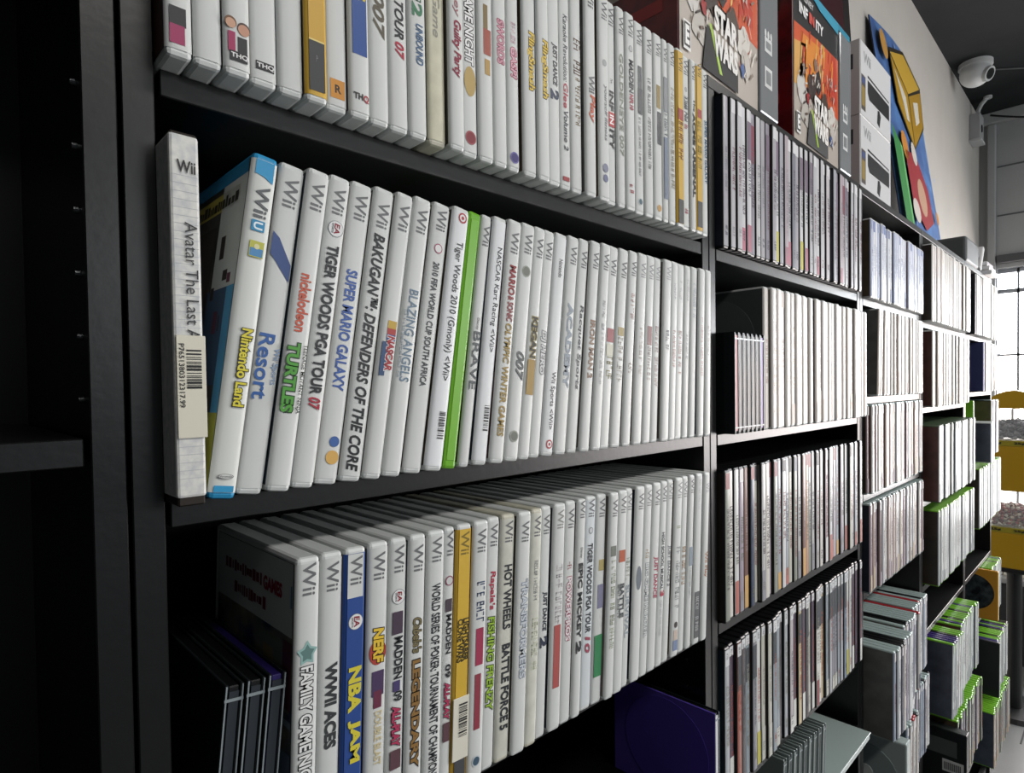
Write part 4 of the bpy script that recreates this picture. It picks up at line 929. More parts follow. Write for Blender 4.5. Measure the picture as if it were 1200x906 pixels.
# first bookcase: odd disc cases
for k in range(3):
    jewel('%s leaning disc case, dark corner below the first lower white cases' % ONES[k], 0.1105 + k * 0.0112, -0.007 - 0.002 * k, 1.1835, 0.108, '#2c3238', 'leaning disc cases in the dark corner', tray=JTRAY if k < 2 else mat('#2a2060', 0.3, 0.5))
pj = jewel('large-faced purple disc case standing alone at the bottom shelf end', 0.652, -0.021, 0.9675, 0, '#d8d8dc', None, '#6552bc')
MB().cyl((-0.0109, 0.066, 0.062), (-0.0104, 0.066, 0.062), 0.058, 0.058, mat('#5a48b0', 0.12, 0.6), 40).build('disc_emboss', pj)

# third bookcase
fill_row('top row of third bookcase', 1.633, 0.150, 0.0142, 0.11, 1.278, 1.7055, 'bluish', seed=21, yf=-0.010)
ly, n = [0.30, 0.27, 0.24, 0.21, 0.17, 0.13, 0.09, 0.05, 0.02], 0
fill_row('second row of third bookcase', 1.446, 0.171, 0.0126, 0.135, 1.318, 1.7055, 'pale', yf=-0.010, leans=[0.06, 0.055, 0.05, 0.045, 0.04, 0.03, 0.02, 0.01], seed=22)
fill_row('third row of third bookcase', 1.260, 0.171, 0.0126, 0.135, 1.27, 1.7055, 'slim', seed=23, yf=-0.008)
fill_row('fourth row of third bookcase', 1.072, 0.171, 0.0126, 0.135, 1.27, 1.7055, 'slim', seed=24, yf=-0.010)
m = fill_row('fifth row of third bookcase', 0.800, 0.171, 0.0130, 0.135, 1.275, 1.42, 'silver', seed=25, yf=-0.05)
m = fill_row('fifth row of third bookcase', 0.800, 0.171, 0.0130, 0.135, 1.425, 1.55, 'silver', seed=26, yf=-0.032, start=m)
fill_row('fifth row of third bookcase', 0.800, 0.171, 0.0130, 0.135, 1.556, 1.7055, 'silver', seed=27, yf=-0.018, start=m)
m = fill_row('sixth row of third bookcase', 0.610, 0.171, 0.0130, 0.135, 1.39, 1.49, 'silver', seed=28, yf=-0.045)
fill_row('sixth row of third bookcase', 0.610, 0.171, 0.0130, 0.135, 1.50, 1.7055, 'silver', seed=29, yf=-0.022, start=m)
# something dark leaning at the left end of the second row
dk = thing('game_case', 'black unlabelled case standing before the leaning cream cases', 'game case', (1.3150, 0.03, 1.4463))
dk.rotation_euler = (0, 0.06, 0)
link('case_shell', shell_mesh(0.0142, 0.135, 0.16, BLACK_PLASTIC), dk)
MB().box(-0.0142 + 0.003, -0.003, -0.0004, 0.001, 0.005, 0.155, paper('#1e2024')).build('spine_print', dk)
# wide clear disc wallet on the sixth row
dw = thing('disc_wallet', 'clear plastic disc holder with round disc, sixth row of third bookcase', 'disc holder', (1.372, -0.055, 0.6103))
MB().box(-0.03, 0, 0, 0.15, 0, 0.16, mat('#a4b0ae', 0.25, 0.5), 0.003, 2).build('shell', dw)
MB().cyl((-0.0315, 0.072, 0.08), (-0.03, 0.072, 0.08), 0.058, 0.058, mat('#8d9a9a', 0.2, 0.6), 32).build('disc', dw)
MB().cyl((-0.0325, 0.072, 0.08), (-0.0315, 0.072, 0.08), 0.014, 0.014, mat('#c4cac8', 0.3, 0.5), 20).build('hub', dw)

# fourth bookcase
fill_row('top row of fourth bookcase', 1.620, 0.187, 0.0142, 0.135, 1.7405, 2.249, 'pale', seed=31)
fill_row('second row of fourth bookcase', 1.411, 0.189, 0.0142, 0.135, 1.76, 2.24, 'pale', seed=32)
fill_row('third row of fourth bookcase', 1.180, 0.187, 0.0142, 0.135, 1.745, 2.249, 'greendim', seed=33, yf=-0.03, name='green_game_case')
fill_row('fourth row of fourth bookcase', 0.970, 0.187, 0.0142, 0.135, 1.765, 2.25, 'greenw', seed=34, yf=-0.026, name='green_game_case')
m = fill_row('low row of fourth bookcase', 0.637, 0.187, 0.0142, 0.135, 1.79, 1.925, 'greenlow', seed=35, yf=-0.05, leans=[0.05] * 12, name='green_game_case', gapchance=0.3)
fill_row('low row of fourth bookcase', 0.637, 0.187, 0.0142, 0.135, 1.95, 2.215, 'greenlow', seed=36, yf=-0.04, start=m, name='green_game_case', gapchance=0.2)
m = fill_row('bottom row of fourth bookcase', 0.420, 0.187, 0.0142, 0.135, 1.86, 2.21, 'greend', seed=37, yf=-0.05, name='green_game_case', gapchance=0.4)

# fifth bookcase
fill_row('top row of last bookcase', 1.620, 0.187, 0.0142, 0.135, 2.34, 2.757, 'pale', seed=41)
nb = thing('game_case', 'black-sided case opening the top row of last bookcase', 'game case', (2.334, -0.018, 1.6203))
link('case_shell', shell_mesh(0.0142, 0.135, 0.187, BLACK_PLASTIC), nb)
MB().box(-0.0112, -0.003, -0.0004, 0.001, 0.005, 0.182, paper('#33363a')).build('spine_print', nb)
fill_row('second row of last bookcase', 1.440, 0.164, 0.0142, 0.135, 2.50, 2.757, 'pale', seed=42)
nv = thing('game_case', 'navy-sided case opening the second row of last bookcase', 'game case', (2.492, -0.018, 1.4403))
link('case_shell', shell_mesh(0.0142, 0.135, 0.164, BLACK_PLASTIC), nv)
side_c = Cover(0.0142, 0.135, 0.164, paper('#a8aacc'), mat('#3a3f6c', 0.35, 0.5, noise=0.2, nscale=20), 0.003)
side_c.mb.build('cover_sleeve', nv)
gb = thing('green_game_case', 'bright green blank case facing the aisle end, last bookcase third row', 'game case', (2.43, 0.0, 1.2223))
link('case_shell', shell_mesh(0.0142, 0.135, 0.19, GREEN_PLASTIC), gb)
MB().box(-0.0118, -0.0024, -0.0006, 0.001, 0.006, 0.184, paper('#d4d8d4')).build('spine_print', gb)
m = fill_row('third row of last bookcase', 1.222, 0.125, 0.0142, 0.13, 2.33, 2.42, 'bluish', seed=43, yf=-0.055)
fill_row('third row of last bookcase', 1.222, 0.187, 0.0142, 0.135, 2.60, 2.757, 'silver', seed=44, yf=-0.022, start=m)
fill_row('fourth row of last bookcase', 1.017, 0.187, 0.0142, 0.135, 2.31, 2.757, 'greenw', seed=45, yf=-0.03, name='green_game_case')
fill_row('low row of last bookcase', 0.674, 0.167, 0.0142, 0.135, 2.56, 2.757, 'greenlow', seed=46, yf=-0.03, name='green_game_case')
oc = thing('game_case', 'orange-sided case with a black disc picture, low row of last bookcase', 'game case', (2.548, -0.05, 0.6743))
link('case_shell', shell_mesh(0.0142, 0.135, 0.167, mat('#c8902c', 0.35, 0.5)), oc)
MB().cyl((-0.0150, 0.07, 0.088), (-0.0142, 0.07, 0.088), 0.06, 0.06, mat('#14181c', 0.25, 0.5, noise=0.4, nscale=50, n2='#3a4448'), 32).build('disc_picture', oc)
MB().box(-0.0118, -0.0024, -0.0005, 0.001, 0.004, 0.163, paper('#d8cfa8')).build('spine_print', oc)
fill_row('under low row of last bookcase', 0.440, 0.175, 0.0142, 0.135, 2.50, 2.757, 'greenlow', seed=47, yf=-0.05, name='green_game_case')
bk = thing('game_case', 'black-sided case leaning below the orange-sided one', 'game case', (2.492, -0.06, 0.4403))
bk.rotation_euler = (0, 0.04, 0)
link('case_shell', shell_mesh(0.0142, 0.135, 0.178, mat('#25292a', 0.3, 0.5)), bk)
MB().box(-0.0118, -0.0024, -0.0005, 0.001, 0.004, 0.172, paper('#c8d0c8')).build('spine_print', bk)
fill_row('bottom row of last bookcase', 0.240, 0.178, 0.0142, 0.135, 2.40, 2.757, 'greend', seed=48, yf=-0.055, name='green_game_case')
# big dark case in front on the bottom shelf of the fourth bookcase
bg_ = thing('game_box', 'dark wide game box with barcode sticker at the bottom shelf, before green cases', 'game box', (1.853, -0.075, 0.4203))
MB().box(-0.03, 0, 0, 0.16, 0, 0.175, mat('#191c1e', 0.35, 0.5), 0.0015, 1).build('box_body', bg_)
MB().box(-0.0305, -0.03, 0.02, 0.15, 0.11, 0.15, paper('#4c5250')).build('grey_panel', bg_)
bs = MB().box(-0.0307, -0.03, 0.006, 0.05, 0.07, 0.1, paper('#c9ccca')).build('barcode_sticker', bg_)
mb = MB()
for k in range(12):
    mb.box(-0.0310, -0.0307, 0.012 + k * 0.003, 0.0135 + k * 0.003, 0.075, 0.094, INK)
mb.build('barcode', bs)

# ------------------------------------------------------------------ on top of the bookcases
ZT = TOP + 0.0003
def flat(mb, pts, y, c, rough=0.3):
    mb.poly([(x, y, z) for x, z in pts], mat(c, rough, 0.5))
def ell(cx, cz, rx, rz, n=18, rot=0.0):
    out = []
    for i in range(n):
        a = 6.28319 * i / n
        u, v = rx * math.cos(a), rz * math.sin(a)
        out.append((cx + u * math.cos(rot) - v * math.sin(rot), cz + u * math.sin(rot) + v * math.cos(rot)))
    return out
def blob(mb, cx, cz, r, y, c, seed, sx=1.0, n=14):
    q = random.Random(seed)
    flat(mb, [(cx + sx * r * (0.65 + 0.5 * q.random()) * math.cos(6.28319 * i / n), cz + r * (0.65 + 0.5 * q.random()) * math.sin(6.28319 * i / n)) for i in range(n)], y, c)

def starter_pack(x0, w, label):
    d, h = 0.17, 0.252
    t = thing('starter_pack', label, 'game box', (x0, 0.004, ZT), 'boxed starter packs on the bookcase top')
    MB().box(0, w, 0, d, 0, h, mat('#7a1a20', 0.35, 0.5, noise=0.5, nscale=26, n2='#2c1014'), 0.0015, 1).build('box_body', t)
    # printed front
    f = MB()
    wf = w * 0.765
    flat(f, [(0.001, 0.001), (wf, 0.001), (wf, h - 0.002), (0.001, h - 0.002)], -0.0004, '#17181a')
    # sky of flame colours, paler low down
    flat(f, [(0.001, 0.0), (wf, 0.0), (wf, 0.10), (0.10, 0.07), (0.001, 0.11)], -0.0006, '#b7aea4')
    flat(f, [(0.001, 0.085), (0.07, 0.10), (wf, 0.085), (wf, 0.188), (0.10, 0.186), (0.001, 0.178)], -0.0008, '#d0562a')
    flat(f, [(0.02, 0.09), (0.09, 0.10), (0.13, 0.178), (0.03, 0.172)], -0.0010, '#e08a2c')
    flat(f, [(0.001, 0.085), (0.045, 0.09), (0.05, 0.16), (0.001, 0.15)], -0.0010, '#dca85a')
    flat(f, [(0.15, 0.11), (0.19, 0.105), (0.185, 0.186), (0.165, 0.186)], -0.0010, '#c23a22')
    flat(f, [(0.10, 0.12), (0.112, 0.12), (0.122, 0.184), (0.113, 0.184)], -0.0012, '#c9b6a4')
    for i, (cx, cz, r, c, s) in enumerate(((0.03, 0.085, 0.026, '#d2cfca', 1), (0.045, 0.05, 0.022, '#bdb8b0', 2), (0.075, 0.10, 0.026, '#3a2c26', 3), (0.10, 0.118, 0.02, '#2a2322', 4),
                                          (0.088, 0.14, 0.012, '#8c6a52', 5), (0.13, 0.085, 0.024, '#4a3a30', 6), (0.16, 0.075, 0.026, '#d8d4cc', 7), (0.165, 0.05, 0.022, '#c6c0b8', 8), (0.158, 0.04, 0.010, '#3f5f9a', 9), (0.055, 0.078, 0.009, '#a02828', 10))):
        blob(f, cx, cz, r, -0.0014 - 0.0001 * i, c, s, 0.8)
    q2 = random.Random(12)
    for k in range(150):
        u = q2.random()
        cx, cz = q2.uniform(0.008, wf - 0.008), 0.03 + 0.11 * u
        if 0.07 < cx < 0.145 and cz < 0.1:
            continue
        c = q2.choice(('#d8d4cc', '#b8aea2', '#8a7a6c', '#3a2c26', '#5c4838', '#c6beb4', '#6e5e52', '#a04a34', '#e2dcd4'))
        L, a = q2.uniform(0.004, 0.014), q2.uniform(0, 3.1)
        dx, dz = L * math.cos(a), L * math.sin(a)
        wd = q2.uniform(0.001, 0.003)
        flat(f, [(max(0.002, min(wf - 0.001, px)), pz) for px, pz in ((cx, cz), (cx + wd, cz - wd), (cx + dx + wd, cz + dz), (cx + dx, cz + dz + wd))], -0.0024 - 0.000001 * k, c)
    for k in range(40):
        cx, cz = q2.uniform(0.006, wf - 0.03), q2.uniform(0.11, 0.18)
        c = q2.choice(('#e8b04a', '#c8421f', '#e87a2c', '#b83018', '#f0c878'))
        L = q2.uniform(0.01, 0.03)
        flat(f, [(cx, cz - L / 2), (cx + 0.003, cz - L / 2), (cx + 0.008, min(0.186, cz + L / 2)), (cx + 0.003, min(0.186, cz + L / 2))], -0.00125 - 0.000001 * k, c)
    flat(f, [(0.05, 0.006), (0.142, 0.004), (0.142, 0.034), (0.06, 0.06)], -0.0026, '#111214', 0.6)
    flat(f, [(0.066, 0.064), (0.072, 0.064), (0.099, 0.012), (0.092, 0.012)], -0.0028, '#a6cc3a')
    # rating box
    flat(f, [(0.006, 0.012), (0.022, 0.012), (0.022, 0.045), (0.006, 0.045)], -0.0028, '#e6e6e4')
    flat(f, [(0.0075, 0.0155), (0.0205, 0.0155), (0.0205, 0.0425), (0.0075, 0.0425)], -0.0030, '#1a1a1a')
    flat(f, [(0.0, h - 0.010), (w, h - 0.010), (w, h), (0.0, h)], -0.0012, '#2c8ca8')
    flat(f, [(0.055, h - 0.002), (0.11, h - 0.016), (wf, h - 0.02), (wf, h)], -0.0014, '#3a9cba')
    fo = f.build('front_print', t)
    tx = []
    tx.append(MB())
    put_text(tx[-1], 'E', paper('#f0f0ee'), lambda u, v, l: (0.0095 + 0.009 * u, -0.0032, 0.018 + 0.022 * v), 0.05)
    tx.append(MB())
    put_text(tx[-1], 'STAR', paper('#eceae6'), lambda u, v, l: (0.078 + 0.062 * u, -0.0034, 0.062 + 0.03 * v - 0.006 * u), 0.05)
    tx.append(MB())
    put_text(tx[-1], 'WARS', paper('#eceae6'), lambda u, v, l: (0.076 + 0.064 * u, -0.0034, 0.030 + 0.03 * v - 0.006 * u), 0.05)
    tx.append(MB())
    put_text(tx[-1], 'DISNEY', paper('#cfcfcf'), lambda u, v, l: (0.03 + 0.05 * u, -0.0016, 0.222 + 0.01 * v), 0.02)
    tx.append(MB())
    put_text(tx[-1], 'INF', paper('#e6e6e6'), lambda u, v, l: (0.02 + 0.036 * u, -0.0016, 0.198 + 0.017 * v), 0.04)
    tx.append(MB())
    put_text(tx[-1], 'IN', paper('#d0483a'), lambda u, v, l: (0.062 + 0.022 * u, -0.0016, 0.198 + 0.017 * v), 0.05)
    tx.append(MB())
    put_text(tx[-1], 'ITY', paper('#e6e6e6'), lambda u, v, l: (0.09 + 0.034 * u, -0.0016, 0.198 + 0.017 * v), 0.04)
    tx.append(MB())
    put_text(tx[-1], '3.0', paper('#c8a040'), lambda u, v, l: (-0.0008, 0.09 - 0.06 * u, 0.212 + 0.02 * v), 0.04)
    for q in tx[:-1]:
        q.build('lettering', fo)
    tx[-1].build('side_lettering', t)
    # the side panel patches
    sd = MB()
    for (ya, yb, za, zb, c) in ((0.02, 0.15, 0.20, 0.24, '#3a2a18'), (0.03, 0.1, 0.15, 0.165, '#2a1214'), (0.02, 0.12, 0.06, 0.075, '#a83a3a'), (0.05, 0.13, 0.1, 0.13, '#b0a49c')):
        sd.poly([(-0.0004, ya, za), (-0.0004, ya, zb), (-0.0004, yb, zb), (-0.0004, yb, za)], paper(c))
    sd.build('side_print', t)
    # the smoky clear plastic window with its white icons
    p = MB().box(wf + 0.0005, w - 0.001, -0.004, 0.003, 0.001, h - 0.012, mat('#84888a', 0.12, 0.6), 0.003, 2)
    po = p.build('plastic_window', t)
    ic = MB()
    cx = (wf + w) / 2 - 0.004
    WHT = '#d9dbdb'
    for (a, b, z0, z1) in ((-0.013, 0.011, 0.088, 0.108), (-0.013, 0.011, 0.040, 0.068)):
        flat(ic, [(cx + a, z0), (cx + b, z0), (cx + b, z1), (cx + a, z1)], -0.0044, WHT)
        flat(ic, [(cx + a + 0.004, z0 + 0.005), (cx + b - 0.004, z0 + 0.005), (cx + b - 0.004, z1 - 0.005), (cx + a + 0.004, z1 - 0.005)], -0.0047, '#84888a')
    for q in (-0.010, -0.001, 0.008):
        flat(ic, ell(cx + q, 0.113, 0.003, 0.006, 10), -0.0044, WHT)
    ic.build('icon_print', po)
    return t
starter_pack(0.617, 0.268, 'boxed starter pack with a lightsaber picture and STAR WARS letters, closer to the white cases')
starter_pack(0.948, 0.258, 'boxed starter pack with STAR WARS letters, right beside the stacked white console boxes')

def console_box(z, h, label, dim):
    x0, w, d = 1.277, 0.206, 0.16
    t = thing('console_box', label, 'box', (x0, 0.006, z), 'white console boxes stacked on top')
    MB().box(0, w, 0, d, 0, h, mat('#c9c9c9', 0.45, 0.4), 0.0012, 1).build('box_body', t)
    f = MB()
    flat(f, [(0.002, 0.002), (w - 0.001, 0.002), (w - 0.001, h - 0.002), (0.002, h - 0.002)], -0.0004, '#d6d7d8')
    flat(f, [(0.006, 0.012), (0.032, 0.012), (0.032, h * 0.55), (0.006, h * 0.55)], -0.0006, '#5c5650')
    flat(f, [(0.008, 0.02), (0.028, 0.02), (0.028, h * 0.4), (0.008, h * 0.4)], -0.0008, '#9a8448')
    flat(f, [(0.010, h * 0.44), (0.028, h * 0.44), (0.028, h * 0.52), (0.010, h * 0.52)], -0.0008, '#4a5a8c')
    # the black console lying along the front, a thin line above it and its stand
    flat(f, [(0.046, h * 0.38), (0.056, h * 0.30), (w - 0.012, h * 0.30), (w - 0.012, h * 0.52), (0.046, h * 0.55)], -0.0006, '#2a2b2d')
    flat(f, [(0.046, h * 0.585), (w - 0.014, h * 0.555), (w - 0.014, h * 0.575), (0.046, h * 0.615)], -0.0006, '#2e2f31')
    flat(f, [(0.108, h * 0.10), (0.124, h * 0.06), (0.132, h * 0.22), (0.124, h * 0.29), (0.112, h * 0.28)], -0.0008, '#303133')
    fo = f.build('front_print', t)
    tx = MB()
    put_text(tx, 'Wii', paper('#8f9194'), lambda u, v, l: (0.02 + 0.045 * u, -0.0006, h * 0.74 + h * 0.14 * v), 0.02)
    tx.build('lettering', fo)
    s = MB().box(-0.0006, 0.0, 0.012, 0.03, h * 0.62, h * 0.82, mat('#3a3b3c', 0.6, 0.3))
    s.build('hand_slot', t)
    return t
console_box(ZT, 0.139, 'white console box with black console picture, lower of the stacked pair', 0)
console_box(ZT + 0.1393, 0.142, 'white console box with black console picture, upper of the stacked pair', 1)

# dark red board standing behind the boxes, against the wall
bd = thing('display_board', 'dark board with deep red sketchy pattern leaning against wall behind the boxes', 'board', (1.47, 0.205, ZT))
bd.rotation_euler = (math.radians(-3.2), 0, 0)
MB().box(0, 0.565, 0, 0.02, 0, 0.93, mat('#1d1718', 0.45, 0.4), 0.002, 1).build('panel', bd)
mb = MB()
q = random.Random(4)
flat(mb, [(0.03, 0.03), (0.50, 0.03), (0.50, 0.9), (0.03, 0.9)], -0.0006, '#3c1a20')
for k in range(26):
    xx, zz, L, a = q.uniform(0.05, 0.48), q.uniform(0.1, 0.85), q.uniform(0.06, 0.22), q.uniform(-0.5, 0.5)
    dx, dz = L * math.sin(a), L * math.cos(a)
    flat(mb, [(max(0.04, min(0.49, u)), max(0.04, min(0.89, v))) for u, v in ((xx, zz), (xx + 0.006, zz), (xx + dx + 0.008, zz + dz), (xx + dx, zz + dz))], -0.0010 - k * 0.00002, ('#6a2a36', '#511f2a', '#7d3a44')[k % 3])
mb.build('print', bd)

# picture poster leaning on the wall: plain blue ground, tilted yellow block, warm patches
po = thing('poster', 'tall blue poster with slanted yellow block and red patch leaning on wall', 'poster', (2.326, 0.155, ZT))
po.rotation_euler = (math.radians(-7.6), 0, 0)
PW, PH = 0.61, 0.893
mb = MB()
NX = 16
K_ = mat('#1d2440', 0.4, 0.5)
top = lambda u: PH + 0.006 * math.sin(math.pi * u)
bow = lambda u: -0.012 * math.sin(math.pi * u)
BLUE = mat('#47659c', 0.4, 0.5, noise=0.35, nscale=9, n2='#5a86c0')
for i in range(NX):
    a, b = i / NX, (i + 1) / NX
    for yy, s in ((0.0, 1), (0.004, -1)):
        pts = [(PW * a, bow(a) + yy, 0), (PW * b, bow(b) + yy, 0), (PW * b, bow(b) + yy, top(b)), (PW * a, bow(a) + yy, top(a))]
        mb.poly(pts if s > 0 else pts[::-1], BLUE if s > 0 else K_)
    mb.poly([(PW * a, bow(a), top(a)), (PW * b, bow(b), top(b)), (PW * b, bow(b) + 0.004, top(b)), (PW * a, bow(a) + 0.004, top(a))], K_)
for u in (0, 1):
    mb.poly([(PW * u, 0, 0), (PW * u, 0, PH), (PW * u, 0.004, PH), (PW * u, 0.004, 0)], K_)
pan = mb.build('sheet', po)
mb = MB()
def art(pts, lvl, c):
    y = -0.0145 - 0.0004 * lvl
    mb.poly([(PW * u, y, PH * v) for u, v in pts], mat(c, 0.4, 0.5))
def aell(cu, cv, ru, rv, lvl, c, n=18):
    art([(cu + ru * math.cos(6.28319 * i / n), cv + rv * math.sin(6.28319 * i / n)) for i in range(n)], lvl, c)
art([(0, 0.0), (0.17, 0.0), (0.17, 0.50), (0.0, 0.56)], 0, '#3f8a4a')
art([(0.13, 0.0), (0.17, 0.0), (0.17, 0.50), (0.13, 0.515)], 1, '#6cb870')
aell(0.12, 0.905, 0.07, 0.06, 1, '#c09048')
art([(0.215, 0.92), (0.60, 1.003), (0.965, 0.925), (0.875, 0.715), (0.485, 0.54), (0.225, 0.695)], 2, '#2a2618')
art([(0.235, 0.905), (0.59, 0.985), (0.94, 0.915), (0.56, 0.805)], 3, '#c9a43a')
art([(0.235, 0.89), (0.545, 0.80), (0.50, 0.56), (0.245, 0.70)], 3, '#b08a24')
art([(0.565, 0.795), (0.945, 0.90), (0.86, 0.72), (0.515, 0.56)], 3, '#a8821f')
art([(0.28, 0.85), (0.47, 0.77), (0.47, 0.66), (0.41, 0.66), (0.38, 0.73)], 4, '#d6d2c4')
art([(0.66, 0.79), (0.80, 0.82), (0.76, 0.72), (0.64, 0.68)], 4, '#d6d2c4')
aell(0.24, 0.52, 0.07, 0.06, 4, '#c8863a')
aell(0.84, 0.30, 0.035, 0.03, 4, '#c8863a')
art([(0.22, 0.50), (0.48, 0.52), (0.68, 0.40), (0.70, 0.26), (0.46, 0.20), (0.22, 0.28)], 4, '#9c3038')
aell(0.48, 0.34, 0.10, 0.08, 5, '#c29a80')
aell(0.28, 0.26, 0.08, 0.05, 5, '#cfc8c0')
aell(0.44, 0.52, 0.06, 0.05, 5, '#cfc8c0')
for k in range(14):
    aell(q.uniform(0.2, 0.95), q.uniform(0.05, 0.97), 0.012, 0.012, 2, '#7fa0d0', 8)
mb.build('print', pan)

# grey device and white stacked slips on the fourth and fifth tops
gd = thing('router', 'dark grey boxy device on the far bookcase top', 'device', (2.33, 0.004, ZT))
MB().box(0, 0.21, 0.0, 0.12, 0.006, 0.088, mat('#55585a', 0.5, 0.4), 0.01, 3).build('casing', gd)
MB().box(0.012, 0.198, 0.006, 0.114, 0, 0.006, mat('#2a2b2c', 0.6, 0.3)).build('foot', gd)
MB().box(0.2095, 0.2115, 0.02, 0.1, 0.02, 0.075, mat('#8d9092', 0.4, 0.5), 0.003, 1).build('faceplate', gd)
for k in range(3):
    wz = thing('game_case', ['lowest', 'middle', 'topmost'][k] + ' of three flat white cases stacked on the last bookcase top', 'game case', (2.62, -0.02 + 0.006 * k, ZT + 0.0150 * k), 'flat white cases on top')
    MB().box(0, 0.13, 0, 0.15, 0.0002, 0.0146, mat('#dcdcdc', 0.3, 0.5), 0.002, 2).build('case_shell', wz)
    MB().box(0.006, 0.124, -0.0004, 0.001, 0.0035, 0.0115, paper(['#b4a8ac', '#c8c4c8', '#a8a0a8'][k])).build('spine_print', wz)
ws = thing('remote_control', 'white slim remote propped against the grey device', 'remote', (2.563, 0.0, ZT + 0.004))
ws.rotation_euler = (0, math.radians(-52), 0)
MB().box(-0.002, 0.105, 0, 0.036, 0, 0.018, mat('#e4e4e4', 0.3, 0.5), 0.005, 3).build('body', ws)
MB().box(0.02, 0.05, 0.008, 0.028, 0.0178, 0.0186, mat('#9c9ea0', 0.4, 0.5)).build('button_pad', ws)

# ------------------------------------------------------------------ camera, junction box and cable high on the wall
dc = thing('security_camera', 'white turret security camera under the dark ceiling', 'camera', (3.76, 0.19, CEIL))
MB().cyl((0, 0, -0.02), (0, 0, 0), 0.070, 0.070, mat('#c4c6c6', 0.4, 0.5), 32).build('mount_plate', dc)
bm = bmesh.new()
bmesh.ops.create_uvsphere(bm, u_segments=28, v_segments=16, radius=0.066)
mb = MB()
mb.add(bm, mat('#cfd1d1', 0.4, 0.5), Matrix.Translation((0, 0, -0.05)) @ Matrix.Diagonal((1, 1, 0.95, 1)))
mb.build('dome', dc, True)
mb = MB()
dv = Vector((-0.30, -0.85, -0.42)).normalized()
c0 = Vector((0, 0, -0.05)) + dv * 0.050
mb.cyl(c0, c0 + dv * 0.020, 0.036, 0.034, mat('#b9bcbc', 0.35, 0.5), 28)
mb.build('lens_ring', dc)
MB().cyl(c0 + dv * 0.018, c0 + dv * 0.0225, 0.025, 0.024, mat('#0c0d0f', 0.1, 0.6), 28).build('lens', dc)
jb = thing('junction_box', 'grey wall junction box with black hole near the ceiling corner', 'junction box', (4.22, WALL_Y - 0.05, 2.83))
MB().box(0, 0.11, 0, 0.05, 0, 0.14, mat('#a8aaaa', 0.5, 0.4), 0.004, 2).build('casing', jb)
MB().cyl((0.045, -0.003, 0.06), (0.045, 0.0, 0.06), 0.020, 0.020, mat('#0c0d0f', 0.5, 0.4), 20).build('cable_hole', jb)
MB().box(-0.006, 0.116, -0.006, 0.05, -0.014, 0.0, mat('#c2c4c4', 0.5, 0.4), 0.002, 1).build('ledge', jb)
cp = thing('conduit_pipe', 'short grey conduit bent from ceiling down to the junction box', 'pipe', (4.27, WALL_Y - 0.03, 2.97))
MB().tube([(0, 0, 0), (0, -0.005, 0.03), (-0.01, -0.02, 0.055), (-0.03, -0.05, 0.078)], 0.011, mat('#b4b6b6', 0.4, 0.5), 10).build('pipe', cp, True)
MB().cyl((-0.03, -0.05, 0.068), (-0.03, -0.05, 0.08), 0.02, 0.02, mat('#c0c2c2', 0.4, 0.5), 16).build('flange', cp)
mb = MB()
pts = []
for i in range(25):
    u = i / 24
    pts.append((4.36 + 0.12 * u, 0.21 - 1.0 * u, 2.985 - 0.10 * 4 * u * (1 - u) - 0.02 * u))
mb.tube(pts, 0.0055, mat('#131416', 0.5, 0.4), 8)
tag(mb.build('power_cable', None, True), 'thin black cable sagging from the junction box across the far wall', 'cable')
mb = MB()
mb.tube([(3.86, 0.17, CEIL - 0.004), (4.1, -0.1, CEIL - 0.004), (4.3, -0.5, CEIL - 0.004)], 0.004, mat('#6a6c6e', 0.6, 0.3), 6)
tag(mb.build('ceiling_cable', None, True), 'thin grey cable running along the ceiling from the camera', 'cable')

# ------------------------------------------------------------------ yellow sweets dispenser beyond the bookcases
vd = thing('candy_dispenser', 'tall yellow coin candy dispenser on black pole before the bright window', 'dispenser', (3.458, 0.004, 0))
YEL = mat('#a5810f', 0.4, 0.5)
BLK = mat('#141516', 0.4, 0.5)
hw = 0.086
MB().cyl((0, 0, 0.0), (0, 0, 0.02), 0.15, 0.14, BLK, 36).build('base_plate', vd)
MB().cyl((0, 0, 0.02), (0, 0, 0.64), 0.028, 0.028, BLK, 24).build('pole', vd, False)
MB().box(-hw, hw, -hw, hw, 0.636, 0.655, BLK, 0.003, 1).build('support_plate', vd)
def tier(z0, z1, zc, name):
    MB().box(-hw, hw, -hw, hw, z0, z1, YEL, 0.005, 2).build('coin_housing', vd)
    lb = MB().box(-hw - 0.001, hw + 0.001, -hw - 0.001, hw + 0.001, z1 - 0.001, z1 + 0.022, mat('#8f8422', 0.4, 0.5), 0.001, 1).build('price_band', vd)
    for c, yy in (('25\u00a2', 0.045), ('25\u00a2', -0.035)):
        tx = MB()
        put_text(tx, c, INK, lambda u, v, l: (-hw - 0.0016, yy + 0.03 - 0.038 * u, z1 + 0.004 + 0.013 * v), 0.05)
        tx.build('price_lettering', lb)
    MB().cyl((-0.02, -hw - 0.012, z0 + 0.09), (-0.02, -hw, z0 + 0.09), 0.022, 0.024, STEEL, 20).build('turn_knob', vd)
    glass = mat('#dfe4e6', 0.08, 0.5, alpha=0.16)
    bx = MB()
    a, z2 = hw - 0.003, zc
    for (x0, x1, y0, y1) in ((-a, -a + 0.003, -a, a), (a - 0.003, a, -a, a), (-a, a, -a, -a + 0.003), (-a, a, a - 0.003, a)):
        bx.box(x0, x1, y0, y1, z1 + 0.022, z2, glass)
    bx.build('clear_bin', vd)
    bx = MB()
    for sx in (-1, 1):
        for sy in (-1, 1):
            bx.box(sx * a - 0.004, sx * a + 0.004, sy * a - 0.004, sy * a + 0.004, z1 + 0.022, z2, mat('#c8cccd', 0.2, 0.5))
    bx.build('bin_frame', vd)
tier(0.655, 0.812, 0.992, 0)
tier(0.994, 1.193, 1.356, 1)
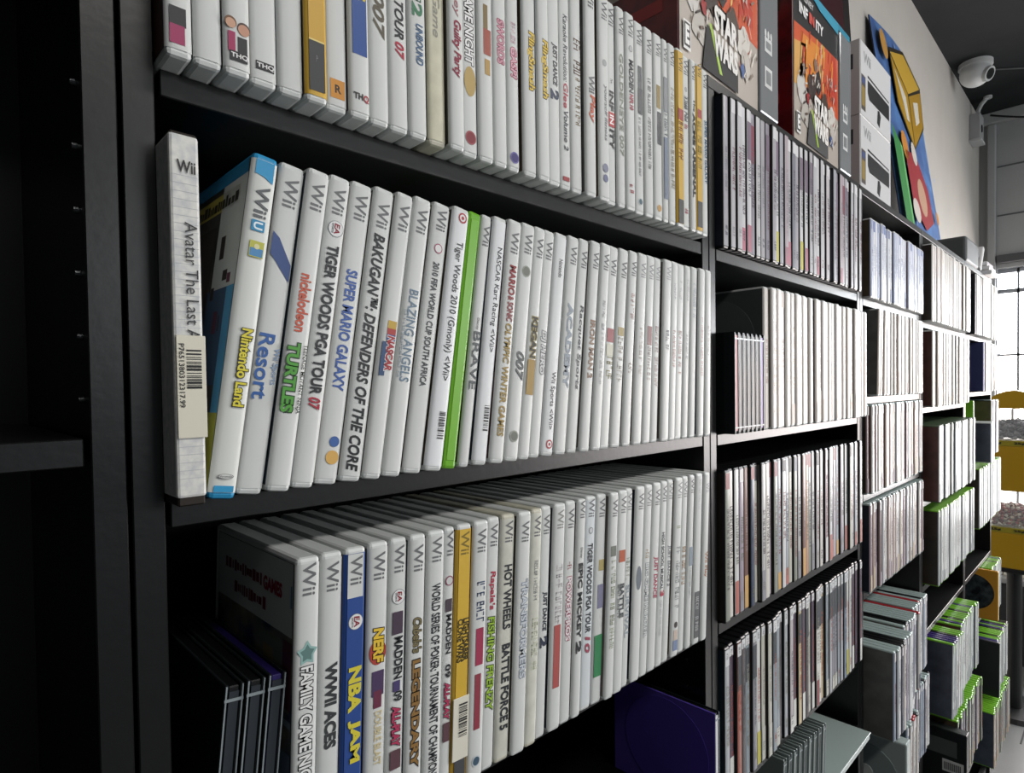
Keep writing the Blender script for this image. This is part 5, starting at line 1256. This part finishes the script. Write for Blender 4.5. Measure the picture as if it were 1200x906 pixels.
MB().box(-hw, hw, -0.004, 0.004, 1.31, 1.354, mat('#c0c2c4', 0.3, 0.5)).build('divider', vd)
# peaked yellow header
bm = bmesh.new()
N = 20
prof = [(-hw, 1.356), (hw, 1.356)] + [(hw * math.cos(math.pi * i / N) , 1.392 + 0.042 * math.sin(math.pi * i / N) ** 2) for i in range(N + 1)]
va = [bm.verts.new((-hw, y, z)) for y, z in prof]
vb = [bm.verts.new((hw, y, z)) for y, z in prof]
bm.faces.new(va)
bm.faces.new(vb[::-1])
for i in range(len(prof)):
    j = (i + 1) % len(prof)
    bm.faces.new((va[i], vb[i], vb[j], va[j]))
bmesh.ops.recalc_face_normals(bm, faces=bm.faces[:])
mb = MB()
mb.add(bm, YEL)
mb.build('header', vd)
# sweets in the lower bin, dark gums in the upper one
def heap(name, label, z0, z1, r, cols, seed, count):
    q = random.Random(seed)
    mb = MB()
    n = 0
    for k in range(count):
        bm = bmesh.new()
        bmesh.ops.create_icosphere(bm, subdivisions=1, radius=r * q.uniform(0.8, 1.1))
        a = hw - 0.003 - 0.003 - r * 1.3
        x, y = q.uniform(-a, a), q.uniform(-a, a)
        z = q.uniform(z0 + r * 1.2, z1 - 0.012 + 0.012 * math.cos(30 * x) * math.cos(22 * y))
        mb.add(bm, mat(cols[k % len(cols)], 0.3, 0.5), Matrix.Translation((3.458 + x, 0.004 + y, z)))
    o = mb.build(name, None, True)
    tag(o, label, 'sweets')
    o['kind'] = 'stuff'
heap('candy', 'red, brown and cream sweets heaped in the lower clear bin', 0.835, 0.93, 0.0085, ['#8c2a30', '#c9b8a0', '#6a2420', '#d8cdbc', '#a03a34', '#7a4a30'], 5, 620)
heap('candy', 'grey and violet sweets heaped in the upper clear bin', 1.216, 1.305, 0.0085, ['#5a5260', '#74707a', '#4a4650', '#8a868c'], 6, 520)

# low counter with white slips beyond the dispenser
lc = thing('counter', 'low dark counter with pale edge beyond the dispenser pole', 'counter', (4.02, -0.6, 0))
MB().box(0, 0.45, 0, 0.80, 0, 0.42, mat('#2b2d2f', 0.5, 0.4), 0.004, 1).build('cabinet', lc)
MB().box(-0.015, 0.46, -0.01, 0.81, 0.42, 0.45, mat('#8e9092', 0.35, 0.5), 0.004, 1).build('worktop', lc)
for k in range(6):
    wb = thing('binder', 'white slim binder standing on the low counter, %s from the bookcases' % ordn(k + 1), 'binder', (4.06, 0.165 - 0.034 * k, 0.4503), 'white binders on the counter')
    MB().box(0, 0.2, -0.015, 0.015, 0, 0.24, mat('#d6d2c8', 0.4, 0.5), 0.003, 1).build('cover', wb)
    MB().box(-0.0004, 0.0004, -0.008, 0.008, 0.12, 0.2, paper('#a8a49c')).build('spine_tag', wb)
